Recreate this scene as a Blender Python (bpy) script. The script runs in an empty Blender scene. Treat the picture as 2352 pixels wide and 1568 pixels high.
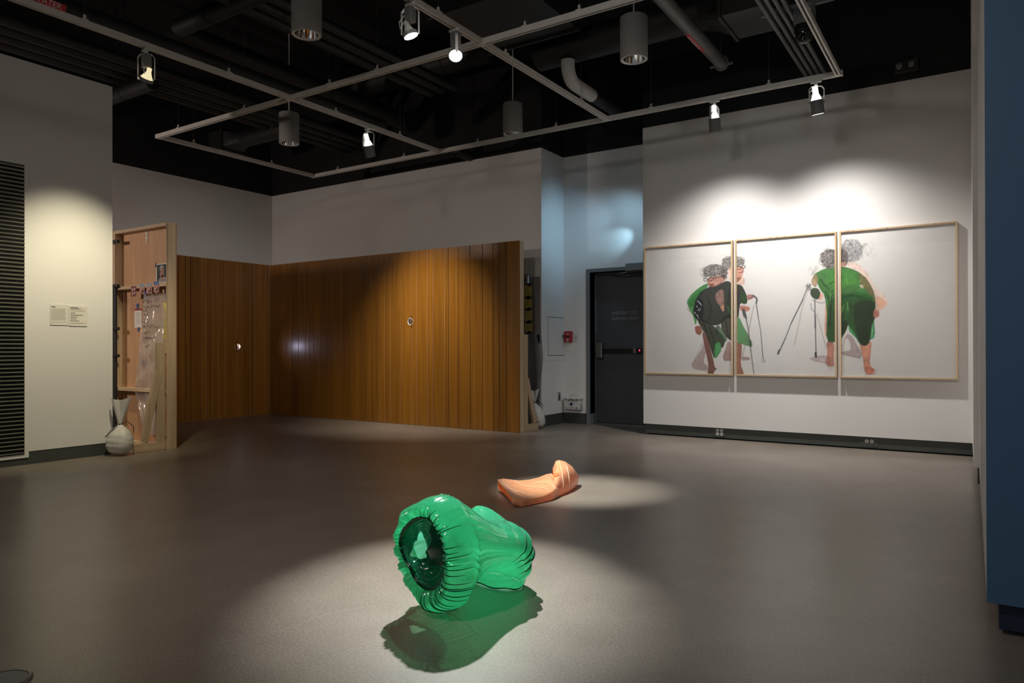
import bpy, math, random
import numpy as np
from mathutils import Vector, Matrix
R = math.radians
C = bpy.context.scene.collection
SC = bpy.context.scene
random.seed(7)

# ------------------------------------------------------------------ camera
CAM_F, YAW, PITCH, ROLL, CX, CY, CAM_H = 1635.64, .579709, .00287481, -.0023079, 1177.295, 792.472, 1.087
_v = Vector((-math.sin(YAW)*math.cos(PITCH), math.cos(YAW)*math.cos(PITCH), math.sin(PITCH)))
_r0 = Vector((math.cos(YAW), math.sin(YAW), 0)); _u0 = _r0.cross(_v)
_r = _r0*math.cos(ROLL) + _u0*math.sin(ROLL); _u = -_r0*math.sin(ROLL) + _u0*math.cos(ROLL)
cam_d = bpy.data.cameras.new('camera'); cam = bpy.data.objects.new('camera', cam_d); C.objects.link(cam)
cam.matrix_world = Matrix(((_r.x, _u.x, -_v.x, 0), (_r.y, _u.y, -_v.y, 0), (_r.z, _u.z, -_v.z, CAM_H), (0, 0, 0, 1)))
cam_d.sensor_width = 36; cam_d.lens = CAM_F*36/2352
cam_d.shift_x = -(CX-1176)/2352; cam_d.shift_y = (CY-784)/2352
cam_d.clip_start = .05; cam_d.clip_end = 60
SC.camera = cam
FR, FV = _r0, Vector((-math.sin(YAW), math.cos(YAW), 0))     # floor axes across / along the view

# ------------------------------------------------------------------ view + world + fill lights
vs = SC.view_settings
vs.view_transform = 'Standard'; vs.look = 'None'; vs.gamma = 1; vs.use_curve_mapping = False
vs.exposure = 0.0
w = bpy.data.worlds.new('world'); SC.world = w; w.use_nodes = True
w.node_tree.nodes['Background'].inputs[0].default_value = (.75, .8, 1, 1)
w.node_tree.nodes['Background'].inputs[1].default_value = .02
SC.cycles.max_bounces = 8; SC.cycles.transparent_max_bounces = 12
SC.cycles.sample_clamp_indirect = 6

def light(name, kind, loc, target, power, color, **kw):
    d = bpy.data.lights.new(name, kind); o = bpy.data.objects.new(name, d); C.objects.link(o)
    d.energy = power; d.color = color
    for k, val in kw.items(): setattr(d, k, val)
    o.location = loc
    if target is not None:
        o.rotation_euler = (Vector(target)-Vector(loc)).to_track_quat('-Z', 'Y').to_euler()
    return o
FILL_SPOTS = [(-5.6, .2, 4.0, -5.4, 3.6, 0, 85, 95), (-2.0, -.6, 4.05, -1.9, 4.8, 0, 235, 92), (-3.5, -2.2, 4.3, -5.2, 6.5, 1.3, 90, 120), (-1.11, 3.5, 3.45, -9.74, 6.5, 1.3, 450, 32)]
# unseen spots added behind and beside the camera to fill the room with light
for gx, gy, gz, ax_, ay_, az_, pw, an_ in FILL_SPOTS:
    light('fill_spot', 'SPOT', (gx, gy, gz), (ax_, ay_, az_), pw, (1, .92, .84), spot_size=R(an_), spot_blend=1.0, shadow_soft_size=.2)
light('fill_spot', 'SPOT', (-9.3, 1.2, 2.55), (-8.8, 4.8, 1.8), 210, (1, .84, .74), spot_size=R(120), spot_blend=1.0, shadow_soft_size=.12)  # added unseen spot behind the left wall, brightens raw flats and corner
light('blue_fill_spot', 'SPOT', (1.6, -2.5, 2.4), (1.0, 3.2, 1.9), 135, (.55, .78, 1), spot_size=R(70), spot_blend=1.0, shadow_soft_size=.4)  # added bluish fill, brightens the blue end of the partition
light('recess_lamp', 'SPOT', (-3.70, 8.66, 2.72), (-4.126, 8.95, 2.54), 13, (.45, .78, 1), spot_size=R(46), spot_blend=1.0, shadow_soft_size=.02)
light('recess_lamp', 'SPOT', (-3.78, 8.40, 3.3), (-4.5, 8.95, 1.6), 17, (.42, .74, 1), spot_size=R(130), spot_blend=1.0, shadow_soft_size=.05)  # added broad fill for the recess
light('recess_lamp', 'SPOT', (-3.70, 8.45, 3.1), (-4.98, 8.72, 2.7), 24, (.40, .72, 1), spot_size=R(70), spot_blend=1.0, shadow_soft_size=.05)

# ------------------------------------------------------------------ materials
def nt(name):
    m = bpy.data.materials.new(name); m.use_nodes = True
    return m, m.node_tree.nodes, m.node_tree.links, m.node_tree.nodes['Principled BSDF']
def pm(name, col, rough=.55, metal=0, noise=None, bump=None, coat=0, emit=None, spec=.5, rvar=0):
    """Principled material; noise=(scale, amount) varies the colour, bump=(scale, strength)."""
    m, N, L, b = nt(name)
    b.inputs['Roughness'].default_value = rough; b.inputs['Metallic'].default_value = metal
    b.inputs['Specular IOR Level'].default_value = spec
    b.inputs['Coat Weight'].default_value = coat
    b.inputs['Base Color'].default_value = (*col, 1)
    tc = N.new('ShaderNodeTexCoord')
    sc_, am = noise or (9, .06)
    n = N.new('ShaderNodeTexNoise'); n.inputs['Scale'].default_value = sc_; n.inputs['Detail'].default_value = 4
    L.new(tc.outputs['Object'], n.inputs['Vector'])
    r = N.new('ShaderNodeMapRange'); r.inputs[1].default_value = .25; r.inputs[2].default_value = .75
    r.inputs[3].default_value = 1-am; r.inputs[4].default_value = 1+am
    L.new(n.outputs[0], r.inputs[0])
    h = N.new('ShaderNodeHueSaturation'); h.inputs['Color'].default_value = (*col, 1)
    L.new(r.outputs[0], h.inputs['Value']); L.new(h.outputs[0], b.inputs['Base Color'])
    if rvar:
        q = N.new('ShaderNodeMapRange'); q.inputs[3].default_value = rough-rvar; q.inputs[4].default_value = rough+rvar
        L.new(n.outputs[0], q.inputs[0]); L.new(q.outputs[0], b.inputs['Roughness'])
    if bump:
        n2 = N.new('ShaderNodeTexNoise'); n2.inputs['Scale'].default_value = bump[0]; n2.inputs['Detail'].default_value = 3
        L.new(tc.outputs['Object'], n2.inputs['Vector'])
        bp = N.new('ShaderNodeBump'); bp.inputs['Strength'].default_value = bump[1]; bp.inputs['Distance'].default_value = .004
        L.new(n2.outputs[0], bp.inputs['Height']); L.new(bp.outputs[0], b.inputs['Normal'])
    if emit:
        b.inputs['Emission Color'].default_value = (*emit[0], 1); b.inputs['Emission Strength'].default_value = emit[1]
    return m
def wood(name, c1, c2, stretch, rough=.4, coat=0, fine=60, axis=2):
    m, N, L, b = nt(name)
    b.inputs['Roughness'].default_value = rough; b.inputs['Coat Weight'].default_value = coat
    b.inputs['Coat Roughness'].default_value = .25
    tc = N.new('ShaderNodeTexCoord'); oi = N.new('ShaderNodeObjectInfo')
    ad = N.new('ShaderNodeVectorMath'); ad.operation = 'ADD'
    ml = N.new('ShaderNodeMath'); ml.operation = 'MULTIPLY'; ml.inputs[1].default_value = 40
    L.new(oi.outputs['Random'], ml.inputs[0]); L.new(tc.outputs['Object'], ad.inputs[0]); L.new(ml.outputs[0], ad.inputs[1])
    mp = N.new('ShaderNodeMapping'); s = [1, 1, 1]; s[axis] = stretch; mp.inputs['Scale'].default_value = s
    L.new(ad.outputs[0], mp.inputs['Vector'])
    n = N.new('ShaderNodeTexNoise'); n.inputs['Scale'].default_value = fine; n.inputs['Detail'].default_value = 6; n.inputs['Distortion'].default_value = .6
    L.new(mp.outputs[0], n.inputs['Vector'])
    cr = N.new('ShaderNodeValToRGB'); cr.color_ramp.elements[0].position = .3; cr.color_ramp.elements[1].position = .7
    cr.color_ramp.elements[0].color = (*c1, 1); cr.color_ramp.elements[1].color = (*c2, 1)
    L.new(n.outputs[0], cr.inputs[0])
    h = N.new('ShaderNodeHueSaturation'); q = N.new('ShaderNodeMapRange'); q.inputs[3].default_value = .80; q.inputs[4].default_value = 1.14
    L.new(oi.outputs['Random'], q.inputs[0]); L.new(q.outputs[0], h.inputs['Value']); L.new(cr.outputs[0], h.inputs['Color'])
    L.new(h.outputs[0], b.inputs['Base Color'])
    return m
M = {}
M['white'] = pm('white_wall_paint', (.72, .70, .68), .6, noise=(1.2, .02), bump=(160, .08))
M['black'] = pm('black_paint', (.006, .006, .007), .8, noise=(3, .3))
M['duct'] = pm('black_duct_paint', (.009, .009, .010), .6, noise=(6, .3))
M['ductgrey'] = pm('dark_grey_duct_paint', (.0135, .013, .013), .55, noise=(6, .2))  # own dark grey of the ducts and pipes
M['conduitdk'] = pm('dark_grey_pipe_paint', (.09, .086, .084), .5)
M['conduit'] = pm('grey_conduit', (.10, .10, .10), .5)
M['pipewhite'] = pm('white_pipe', (.6, .59, .57), .4)
M['track'] = pm('white_track', (.62, .59, .55), .45)
M['slot'] = pm('black_slot', (.01, .01, .01), .6)
M['cylgrey'] = pm('grey_cylinder_enamel', (.36, .35, .335), .5)
M['chrome'] = pm('chrome_reflector', (.75, .75, .75), .12, 1)
M['rim'] = pm('white_rim', (.7, .7, .7), .4)
M['wire'] = pm('thin_steel_wire', (.10, .10, .10), .5, .5)
M['fixture'] = pm('fixture_white_enamel', (.62, .61, .59), .4)
M['fixgrey'] = pm('fixture_grey_enamel', (.16, .16, .155), .5)
M['driver'] = pm('driver_box_grey', (.20, .20, .20), .4)
M['blue'] = pm('blue_wall_paint', (.048, .098, .175), .6, noise=(1.5, .03), bump=(140, .06))
M['bluebase'] = pm('navy_rubber_base', (.008, .014, .03), .5)
M['base'] = pm('grey_green_rubber_base', (.052, .058, .052), .5)
M['door'] = pm('dark_grey_door_paint', (.070, .075, .083), .5)
M['frame'] = pm('grey_door_frame', (.15, .165, .175), .45)
M['steel'] = pm('brushed_steel', (.3, .29, .27), .35, .8)
M['blackpl'] = pm('black_plastic', (.008, .008, .008), .4)
M['red'] = pm('red_enamel', (.36, .018, .022), .4)
M['redlabel'] = pm('red_label', (.6, .02, .035), .5)
M['ink'] = pm('dark_ink', (.06, .05, .04), .7)
M['lightink'] = pm('white_ink', (.75, .72, .7), .6)
M['faintink'] = pm('pale_grey_ink', (.16, .165, .17), .6)
M['exitink'] = pm('grey_door_lettering', (.30, .31, .32), .6)
M['whitepl'] = pm('white_plastic', (.62, .61, .58), .4)
M['navy'] = pm('navy_ink', (.02, .03, .12), .6)
M['paper'] = pm('white_paper', (.66, .63, .58), .8)
M['yellow'] = pm('yellow_notepaper', (.60, .50, .14), .8)
M['tape'] = pm('blue_painters_tape', (.035, .07, .25), .6)
M['navytape'] = pm('navy_tape', (.008, .010, .05), .5)
M['grille'] = pm('cream_grille_metal', (.50, .50, .42), .5)
M['gap'] = pm('dark_gap', (.003, .003, .003), .9)  # near-black stands in for shade under baseboards and behind louvres
M['sand'] = pm('white_woven_poly_bag', (.55, .53, .49), .55, noise=(14, .12), bump=(70, .5))
M['cord'] = pm('black_cord', (.01, .01, .01), .6)
M['redcord'] = pm('brown_cable', (.10, .035, .02), .5)
M['plank'] = wood('orange_brown_panelling', (.205, .077, .009), (.30, .125, .015), .03, .30, .25, 26)
M['seam'] = pm('dark_brown_groove', (.020, .008, .003), .7)
M['pine'] = wood('pale_pine', (.46, .32, .19), (.60, .45, .29), .05, .55, 0, 22)
M['pineh'] = wood('pale_pine_lengthwise', (.46, .32, .19), (.60, .45, .29), .05, .55, 0, 22, axis=0)
M['piney'] = wood('pale_pine_crosswise', (.46, .32, .19), (.60, .45, .29), .05, .55, 0, 22, axis=1)
M['ply'] = wood('raw_lauan_plywood', (.40, .22, .11), (.50, .29, .155), .06, .6, 0, 18)
M['knot'] = pm('dark_knot', (.09, .045, .02), .7)
M['led'] = pm('red_indicator', (.6, .0, .02), .4, emit=((1, .01, .05), 9))
M['grout'] = pm('pale_crack_filler', (.42, .38, .34), .6)

def floor_mat():
    m, N, L, b = nt('polished_concrete')
    tc = N.new('ShaderNodeTexCoord')
    def noise(sc, det, rough=.5, dist=0):
        n = N.new('ShaderNodeTexNoise'); n.inputs['Scale'].default_value = sc; n.inputs['Detail'].default_value = det
        n.inputs['Roughness'].default_value = rough; n.inputs['Distortion'].default_value = dist
        L.new(tc.outputs['Object'], n.inputs['Vector']); return n
    big = noise(.8, 4, .5, 0); med = noise(2.4, 8, .65); fine = noise(95, 4, .75)
    cr = N.new('ShaderNodeValToRGB'); e = cr.color_ramp.elements
    e[0].position = .32; e[0].color = (.165, .137, .112, 1); e[1].position = .7; e[1].color = (.240, .203, .168, 1)
    L.new(big.outputs[0], cr.inputs[0])
    def val(src, lo, hi, a=.3, z=.7):
        q = N.new('ShaderNodeMapRange'); q.inputs[1].default_value = a; q.inputs[2].default_value = z
        q.inputs[3].default_value = lo; q.inputs[4].default_value = hi; L.new(src, q.inputs[0]); return q.outputs[0]
    h1 = N.new('ShaderNodeHueSaturation'); L.new(cr.outputs[0], h1.inputs['Color']); L.new(val(med.outputs[0], .88, 1.12), h1.inputs['Value'])
    h2 = N.new('ShaderNodeHueSaturation'); L.new(h1.outputs[0], h2.inputs['Color']); L.new(val(fine.outputs[0], .62, 1.38), h2.inputs['Value'])
    vo = N.new('ShaderNodeTexVoronoi'); vo.inputs['Scale'].default_value = 75; L.new(tc.outputs['Object'], vo.inputs['Vector'])
    h3 = N.new('ShaderNodeHueSaturation'); L.new(h2.outputs[0], h3.inputs['Color'])
    L.new(val(vo.outputs['Distance'], .72, 1.0, .08, .16), h3.inputs['Value'])
    L.new(h3.outputs[0], b.inputs['Base Color'])
    L.new(val(big.outputs[0], .29, .35), b.inputs['Roughness'])
    b.inputs['Specular IOR Level'].default_value = .55
    bp = N.new('ShaderNodeBump'); bp.inputs['Strength'].default_value = .06; bp.inputs['Distance'].default_value = .003
    L.new(fine.outputs[0], bp.inputs['Height']); L.new(bp.outputs[0], b.inputs['Normal'])
    return m
M['floor'] = floor_mat()

def plastic(name, tcol, dcol, tmix, dmix, rough=.08, bump=None):
    """coloured see-through plastic film: tinted transparency + translucency + gloss"""
    m, N, L, b = nt(name); N.remove(b); out = N['Material Output']
    tr = N.new('ShaderNodeBsdfTransparent'); tr.inputs[0].default_value = (*tcol, 1)
    tl = N.new('ShaderNodeBsdfTranslucent'); tl.inputs[0].default_value = (*dcol, 1)
    df = N.new('ShaderNodeBsdfDiffuse'); df.inputs[0].default_value = (*dcol, 1)
    gl = N.new('ShaderNodeBsdfGlossy'); gl.inputs[0].default_value = (.95, .95, .95, 1); gl.inputs['Roughness'].default_value = rough
    m1 = N.new('ShaderNodeMixShader'); m1.inputs[0].default_value = dmix; L.new(tl.outputs[0], m1.inputs[1]); L.new(df.outputs[0], m1.inputs[2])
    m2 = N.new('ShaderNodeMixShader'); m2.inputs[0].default_value = tmix; L.new(m1.outputs[0], m2.inputs[1]); L.new(tr.outputs[0], m2.inputs[2])
    fr = N.new('ShaderNodeLayerWeight'); fr.inputs[0].default_value = .5
    f5 = N.new('ShaderNodeMath'); f5.operation = 'POWER'; f5.inputs[1].default_value = 5; L.new(fr.outputs['Facing'], f5.inputs[0])
    fm_ = N.new('ShaderNodeMath'); fm_.operation = 'MULTIPLY_ADD'; fm_.inputs[1].default_value = .8; fm_.inputs[2].default_value = .06; L.new(f5.outputs[0], fm_.inputs[0])
    m3 = N.new('ShaderNodeMixShader'); L.new(fm_.outputs[0], m3.inputs[0]); L.new(m2.outputs[0], m3.inputs[1]); L.new(gl.outputs[0], m3.inputs[2])
    L.new(m3.outputs[0], out.inputs[0])
    tc = N.new('ShaderNodeTexCoord'); n = N.new('ShaderNodeTexNoise'); n.inputs['Scale'].default_value = (bump or (26, 0))[0]; n.inputs['Detail'].default_value = 3
    L.new(tc.outputs['Object'], n.inputs['Vector'])
    h = N.new('ShaderNodeHueSaturation'); h.inputs['Color'].default_value = (*dcol, 1)
    q = N.new('ShaderNodeMapRange'); q.inputs[3].default_value = .85; q.inputs[4].default_value = 1.15
    L.new(n.outputs[0], q.inputs[0]); L.new(q.outputs[0], h.inputs['Value']); L.new(h.outputs[0], tl.inputs[0]); L.new(h.outputs[0], df.inputs[0])
    if bump:
        bp = N.new('ShaderNodeBump'); bp.inputs['Strength'].default_value = bump[1]; bp.inputs['Distance'].default_value = .004
        L.new(n.outputs[0], bp.inputs['Height']); L.new(bp.outputs[0], gl.inputs['Normal']); L.new(bp.outputs[0], fr.inputs['Normal'])
    return m
M['green'] = plastic('clear_green_vinyl', (.30, .82, .50), (.12, .68, .44), .40, .32, .09, (34, .4))
M['greendark'] = plastic('layered_dark_green_vinyl', (.01, .16, .09), (.004, .085, .048), .12, .5, .12, (60, .3))
M['peach'] = plastic('peach_translucent_rubber', (1, .55, .22), (.97, .58, .33), .05, .45, .22, (14, .1))
M['peachlight'] = plastic('pale_peach_seam', (1, .7, .4), (1, .72, .5), .05, .8, .3)
M['peachin'] = plastic('peach_rubber_inner_side', (.9, .35, .06), (.9, .33, .06), .1, .4, .3)
M['film'] = plastic('crinkled_clear_film', (.95, .92, .9), (.72, .64, .58), .35, .6, .12, (40, .6))
M['greyfilm'] = plastic('hazy_grey_film', (.8, .77, .76), (.30, .28, .275), .25, .7, .2, (10, .3))
M['glaze'] = plastic('acrylic_glazing', (1, 1, 1), (.9, .9, .9), .985, .5, .04)
M['domepl'] = plastic('smoked_dome', (.06, .06, .06), (.02, .02, .02), .4, .5, .05)
def print_mat():
    m, N, L, b = nt('printed_drawing_film')
    a = N.new('ShaderNodeVertexColor'); a.layer_name = 'print'
    L.new(a.outputs[0], b.inputs['Base Color']); b.inputs['Roughness'].default_value = .45
    return m
M['print'] = print_mat()

# ------------------------------------------------------------------ geometry helpers
WLD = {}
def W(o): return WLD.get(o.name, Matrix.Identity(4))
class MB:
    def __init__(s): s.v = []; s.f = []; s.m = []; s.cur = 0
    def add(s, vs_, fs):
        k = len(s.v); s.v += [tuple(p) for p in vs_]; s.f += [tuple(i+k for i in f) for f in fs]; s.m += [s.cur]*len(fs); return s
    def box(s, x0, x1, y0, y1, z0, z1):
        x0, x1 = min(x0, x1), max(x0, x1); y0, y1 = min(y0, y1), max(y0, y1); z0, z1 = min(z0, z1), max(z0, z1)
        return s.add([(x0,y0,z0),(x1,y0,z0),(x1,y1,z0),(x0,y1,z0),(x0,y0,z1),(x1,y0,z1),(x1,y1,z1),(x0,y1,z1)],
                     [(0,3,2,1),(4,5,6,7),(0,1,5,4),(1,2,6,5),(2,3,7,6),(3,0,4,7)])
    def bar(s, p0, p1, wd, ht, up=(0, 0, 1)):
        p0, p1 = Vector(p0), Vector(p1); t = (p1-p0).normalized(); up = Vector(up)
        a = t.cross(up).normalized()*wd/2; b = a.cross(t).normalized()*ht/2
        return s.add([p0-a-b, p0+a-b, p0+a+b, p0-a+b, p1-a-b, p1+a-b, p1+a+b, p1-a+b],
                     [(0,3,2,1),(4,5,6,7),(0,1,5,4),(1,2,6,5),(2,3,7,6),(3,0,4,7)])
    def tube(s, path, r, n=10, caps=True):
        path = [Vector(p) for p in path]; rs = r if isinstance(r, (list, tuple)) else [r]*len(path)
        ref = None; k = len(s.v)
        for i, p in enumerate(path):
            t = (path[min(i+1, len(path)-1)]-path[max(i-1, 0)]).normalized()
            if ref is None: ref = Vector((0, 0, 1)) if abs(t.z) < .9 else Vector((1, 0, 0))
            a = t.cross(ref).normalized(); b = a.cross(t).normalized(); ref = b
            s.v += [tuple(p+(a*math.cos(2*math.pi*j/n)+b*math.sin(2*math.pi*j/n))*rs[i]) for j in range(n)]
        fs = []
        for i in range(len(path)-1):
            for j in range(n):
                fs.append((k+i*n+j, k+i*n+(j+1) % n, k+(i+1)*n+(j+1) % n, k+(i+1)*n+j))
        if caps: fs += [tuple(k+j for j in range(n))[::-1], tuple(k+(len(path)-1)*n+j for j in range(n))]
        s.f += fs; s.m += [s.cur]*len(fs); return s
    def lathe(s, prof, n=32, org=(0, 0, 0), axis=None, capb=False, capt=False):
        ax = Vector(axis or (0, 0, 1)).normalized(); ref = Vector((1, 0, 0)) if abs(ax.x) < .8 else Vector((0, 1, 0))
        a = ax.cross(ref).normalized(); b = ax.cross(a); o = Vector(org); k = len(s.v)
        for (r, h) in prof:
            s.v += [tuple(o+ax*h+(a*math.cos(2*math.pi*j/n)+b*math.sin(2*math.pi*j/n))*r) for j in range(n)]
        fs = [(k+i*n+j, k+i*n+(j+1) % n, k+(i+1)*n+(j+1) % n, k+(i+1)*n+j) for i in range(len(prof)-1) for j in range(n)]
        if capb: fs.append(tuple(k+j for j in range(n))[::-1])
        if capt: fs.append(tuple(k+(len(prof)-1)*n+j for j in range(n)))
        s.f += fs; s.m += [s.cur]*len(fs); return s
    def prism(s, pts, off):
        """flat polygon (3D points) extruded by the vector off"""
        n = len(pts); a = [Vector(p) for p in pts]; o = Vector(off)
        return s.add(a+[p+o for p in a], [tuple(range(n))[::-1], tuple(range(n, 2*n))]+[(i, (i+1) % n, n+(i+1) % n, n+i) for i in range(n)])
    def grid(s, P, closeu=False, closev=False):
        P = np.asarray(P, float); nu, nv = P.shape[:2]; k = len(s.v)
        s.v += [tuple(p) for p in P.reshape(-1, 3)]
        fs = []
        for i in range(nu if closeu else nu-1):
            for j in range(nv if closev else nv-1):
                i2, j2 = (i+1) % nu, (j+1) % nv
                fs.append((k+i*nv+j, k+i2*nv+j, k+i2*nv+j2, k+i*nv+j2))
        s.f += fs; s.m += [s.cur]*len(fs); return s
    def build(s, name, mat, parent=None, smooth=False, loc=None, bevel=0, solid=0, recalc=True):
        """parent given: the points are world points and become relative to it; loc: origin of a top-level mesh"""
        me = bpy.data.meshes.new(name)
        if parent is not None:
            inv = W(parent).inverted(); vv = [tuple(inv @ Vector(p)) for p in s.v]
        elif loc is not None:
            vv = [tuple(Vector(p)-Vector(loc)) for p in s.v]
        else: vv = s.v
        me.from_pydata(vv, [], s.f)
        if recalc:
            import bmesh
            bm = bmesh.new(); bm.from_mesh(me); bmesh.ops.recalc_face_normals(bm, faces=bm.faces); bm.to_mesh(me); bm.free()
        mats = mat if isinstance(mat, (list, tuple)) else [mat]
        for q in mats: me.materials.append(q)
        if len(mats) > 1: me.polygons.foreach_set('material_index', s.m)
        if smooth: me.polygons.foreach_set('use_smooth', [True]*len(me.polygons))
        o = bpy.data.objects.new(name, me); C.objects.link(o)
        if parent is not None: o.parent = parent; WLD[o.name] = W(parent).copy()
        else: o.location = loc or (0, 0, 0); WLD[o.name] = Matrix.Translation(o.location)
        if bevel:
            md = o.modifiers.new('bevel', 'BEVEL'); md.width = bevel; md.segments = 2; md.limit_method = 'ANGLE'
        if solid:
            md = o.modifiers.new('solid', 'SOLIDIFY'); md.thickness = solid
        if smooth and not solid:
            try: me.set_sharp_from_angle(angle=R(50))
            except Exception: pass
        return o
def tag(o, label=None, cat=None, group=None, kind=None):
    if label: o['label'] = label
    if cat: o['category'] = cat
    if group: o['group'] = group
    if kind: o['kind'] = kind
    return o
def thing(name, label, cat, loc, group=None, rotz=0):
    o = bpy.data.objects.new(name, None); C.objects.link(o); o.location = loc; o.rotation_euler = (0, 0, rotz)
    o.empty_display_size = .05
    WLD[o.name] = Matrix.Translation(loc) @ Matrix.Rotation(rotz, 4, 'Z')
    return tag(o, label, cat, group)
def struct(name, mb, mat, parent=None, **k):
    o = mb.build(name, mat, parent, **k)
    if parent is None: o['kind'] = 'structure'
    return o
def text(name, s, size, origin, xdir, ydir, mat, parent, align='CENTER', extrude=.0006, stretch=1):
    cu = bpy.data.curves.new(name, 'FONT'); cu.body = s; cu.size = size; cu.align_x = align; cu.align_y = 'CENTER'; cu.extrude = extrude; cu.resolution_u = 2
    t = bpy.data.objects.new(name+'_tmp', cu); C.objects.link(t)
    dg = bpy.context.evaluated_depsgraph_get(); me = bpy.data.meshes.new_from_object(t.evaluated_get(dg))
    bpy.data.objects.remove(t)
    x = Vector(xdir).normalized(); y = Vector(ydir).normalized(); z = x.cross(y); o_ = Vector(origin)
    inv = W(parent).inverted()
    for vv in me.vertices:
        c = vv.co; vv.co = inv @ (o_ + x*c.x*stretch + y*c.y + z*c.z)
    me.materials.clear(); me.materials.append(mat)
    ob = bpy.data.objects.new(name, me); C.objects.link(ob); ob.parent = parent; WLD[ob.name] = W(parent).copy()
    return ob

# ------------------------------------------------------------------ the room
TOP, CEIL = 3.805, 5.3
YB, YN, XN, XL = 8.325, 8.95, -4.978, -7.45
struct('floor', MB().box(-10.9, 4.2, -5.2, 9.6, -.2, 0), M['floor'])
struct('ceiling', MB().box(-10.9, 4.2, -5.2, 9.6, CEIL, CEIL+.15), M['black'])
def wall(name, x0, x1, y0, y1, z0=.13, mat='white', top=TOP, band=True):
    o = struct(name, MB().box(x0, x1, y0, y1, z0, top), M[mat], loc=(x0, y0, 0))
    if band: MB().box(x0, x1, y0, y1, top, CEIL).build('upper_band', M['black'], o)['label'] = 'matt black painted upper band'
    return o
wall('wall_back', -10.75, -5.13, YB, YB+.15, 0)
wall('wall_recess_side', -5.13, XN, YB, YN+.3, .153)
wall('wall_corner', -10.75, -10.6, -5.0, YB, 0)
wall('wall_left', -7.62, XL, -3.0, 3.872, .122, top=3.775, band=False)
DX0, DX1, DZ = -4.56, -3.62, 2.13
o = wall('wall_recess_back', XN, DX0-.0, YN, YN+.3, .153)
wall('wall_recess_lintel', DX0, -3.3, YN, YN+.3, DZ)
wall('wall_right', -3.502, -.055, YB, YB+.28, .134, top=3.815)
wall('wall_recess_end', -3.58, -3.502, YB+.28, YN+.3, 0)
wall('wall_rear', -10.75, 4.1, -5.15, -5.0, 0)
wall('wall_far_right', 4.0, 4.15, -5.0, 3.3, 0)
# baseboards (set back under the wall finish)
def base(name, x0, x1, y0, y1, z1, z0=0, mat='base'):
    return struct(name, MB().box(x0, x1, y0, y1, z0, z1), M[mat])
base('baseboard_right', -3.48, -.05, YB+.02, YB+.2, .134, .016)
base('baseboard_right_gap', -3.47, -.05, YB+.05, YB+.2, .016, 0, 'gap')
base('baseboard_left', -7.60, XL-.004, -3.0, 3.862, .122)
base('baseboard_recess_side', -5.1, XN-.006, YB+.004, YN, .153)
base('baseboard_recess_back', XN-.006, DX0-.06, YN+.006, YN+.2, .153)
# right-hand partition: blue end towards the viewer, white flank, pier behind it
b = MB().prism([(.022, 3.215, .13), (-.002, 6.7, .13), (3.9, 6.7, .13), (3.9, 3.215, .13)], (0, 0, CEIL-.13))
o = struct('wall_partition', b, M['white'])
b = MB().box(.0215, 3.9, 3.2, 3.215, .13, CEIL); struct('painted_end', b, M['blue'], o)['label'] = 'deep blue painted end face of the partition'
base('baseboard_partition', .06, 3.9, 3.25, 6.7, .13, .022, 'bluebase'); base('baseboard_partition_gap', .12, 3.9, 3.3, 6.7, .022, 0, 'gap')
b = MB().prism([(-.037, 6.7, .13), (-.056, YB, .13), (.3, YB, .13), (.3, 6.7, .13)], (0, 0, CEIL-.13))
struct('wall_pier', b, M['white'])
base('baseboard_pier', -.012, .3, 6.73, YB, .13)
# door in the recess
d = thing('door_1', None, None, (DX0, YN, 0)); d['kind'] = 'structure'; DY = 9.13
fr = MB().box(-4.615, DX0, YN-.015, YN+.2, 0, DZ+.05).box(DX0, -3.55, YN-.015, YN+.2, DZ, DZ+.05).box(DX1, -3.583, YN-.015, YN+.2, 0, DZ)
fr.build('door_frame', M['frame'], d, bevel=.004)
fr = MB().box(DX0, DX0+.02, DY-.03, YN+.2, 0, DZ).box(DX0, DX1, DY-.03, YN+.2, DZ-.02, DZ); fr.build('door_stop', M['frame'], d)
leaf = MB().box(DX0+.003, DX1-.003, DY, DY+.045, .022, DZ-.003).build('door_leaf', M['door'], d, bevel=.003)
MB().box(DX0+.02, DX1, DY-.02, DY+.05, 0, .014).build('threshold', M['steel'], d)
pb = MB().bar((-4.43, DY-.055, 1.035), (-3.92, DY-.055, 1.035), .035, .055)
ph = MB().box(-4.53, -4.43, DY-.075, DY, .93, 1.15).build('latch_housing', M['steel'], d, bevel=.012)
pb.build('push_bar', M['blackpl'], d, bevel=.006)
MB().box(-3.96, -3.92, DY-.075, DY, 1.0, 1.07).build('bar_bracket', M['steel'], d, bevel=.004)
MB().box(-3.92, DX1, DY-.05, DY, 1.0, 1.07).build('bar_rail', M['blackpl'], d)
MB().lathe([(.0, -.006), (.009, 0), (.009, .01)], 12, (-3.915+.04, DY-.052, 1.04), (0, 1, 0)).build('indicator_light', M['led'], d)
cl = MB().box(-3.98, -3.62, YN-.10, YN-.016, 2.11, 2.21).build('closer_body', M['fixgrey'], d, bevel=.006)
MB().bar((-3.97, YN-.05, 2.10), (-4.28, DY-.03, 2.085), .03, .012).build('closer_arm', M['steel'], d)
tx = text('exit_lettering', 'EMERGENCY EXIT', .064, (-4.115, DY-.0015, 1.560), (1, 0, 0), (0, 0, 1), M['exitink'], d, stretch=.74)
text('exit_lettering', 'ALARM WILL SOUND', .058, (-4.115, DY-.0015, 1.482), (1, 0, 0), (0, 0, 1), M['exitink'], d, stretch=.72)

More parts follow.
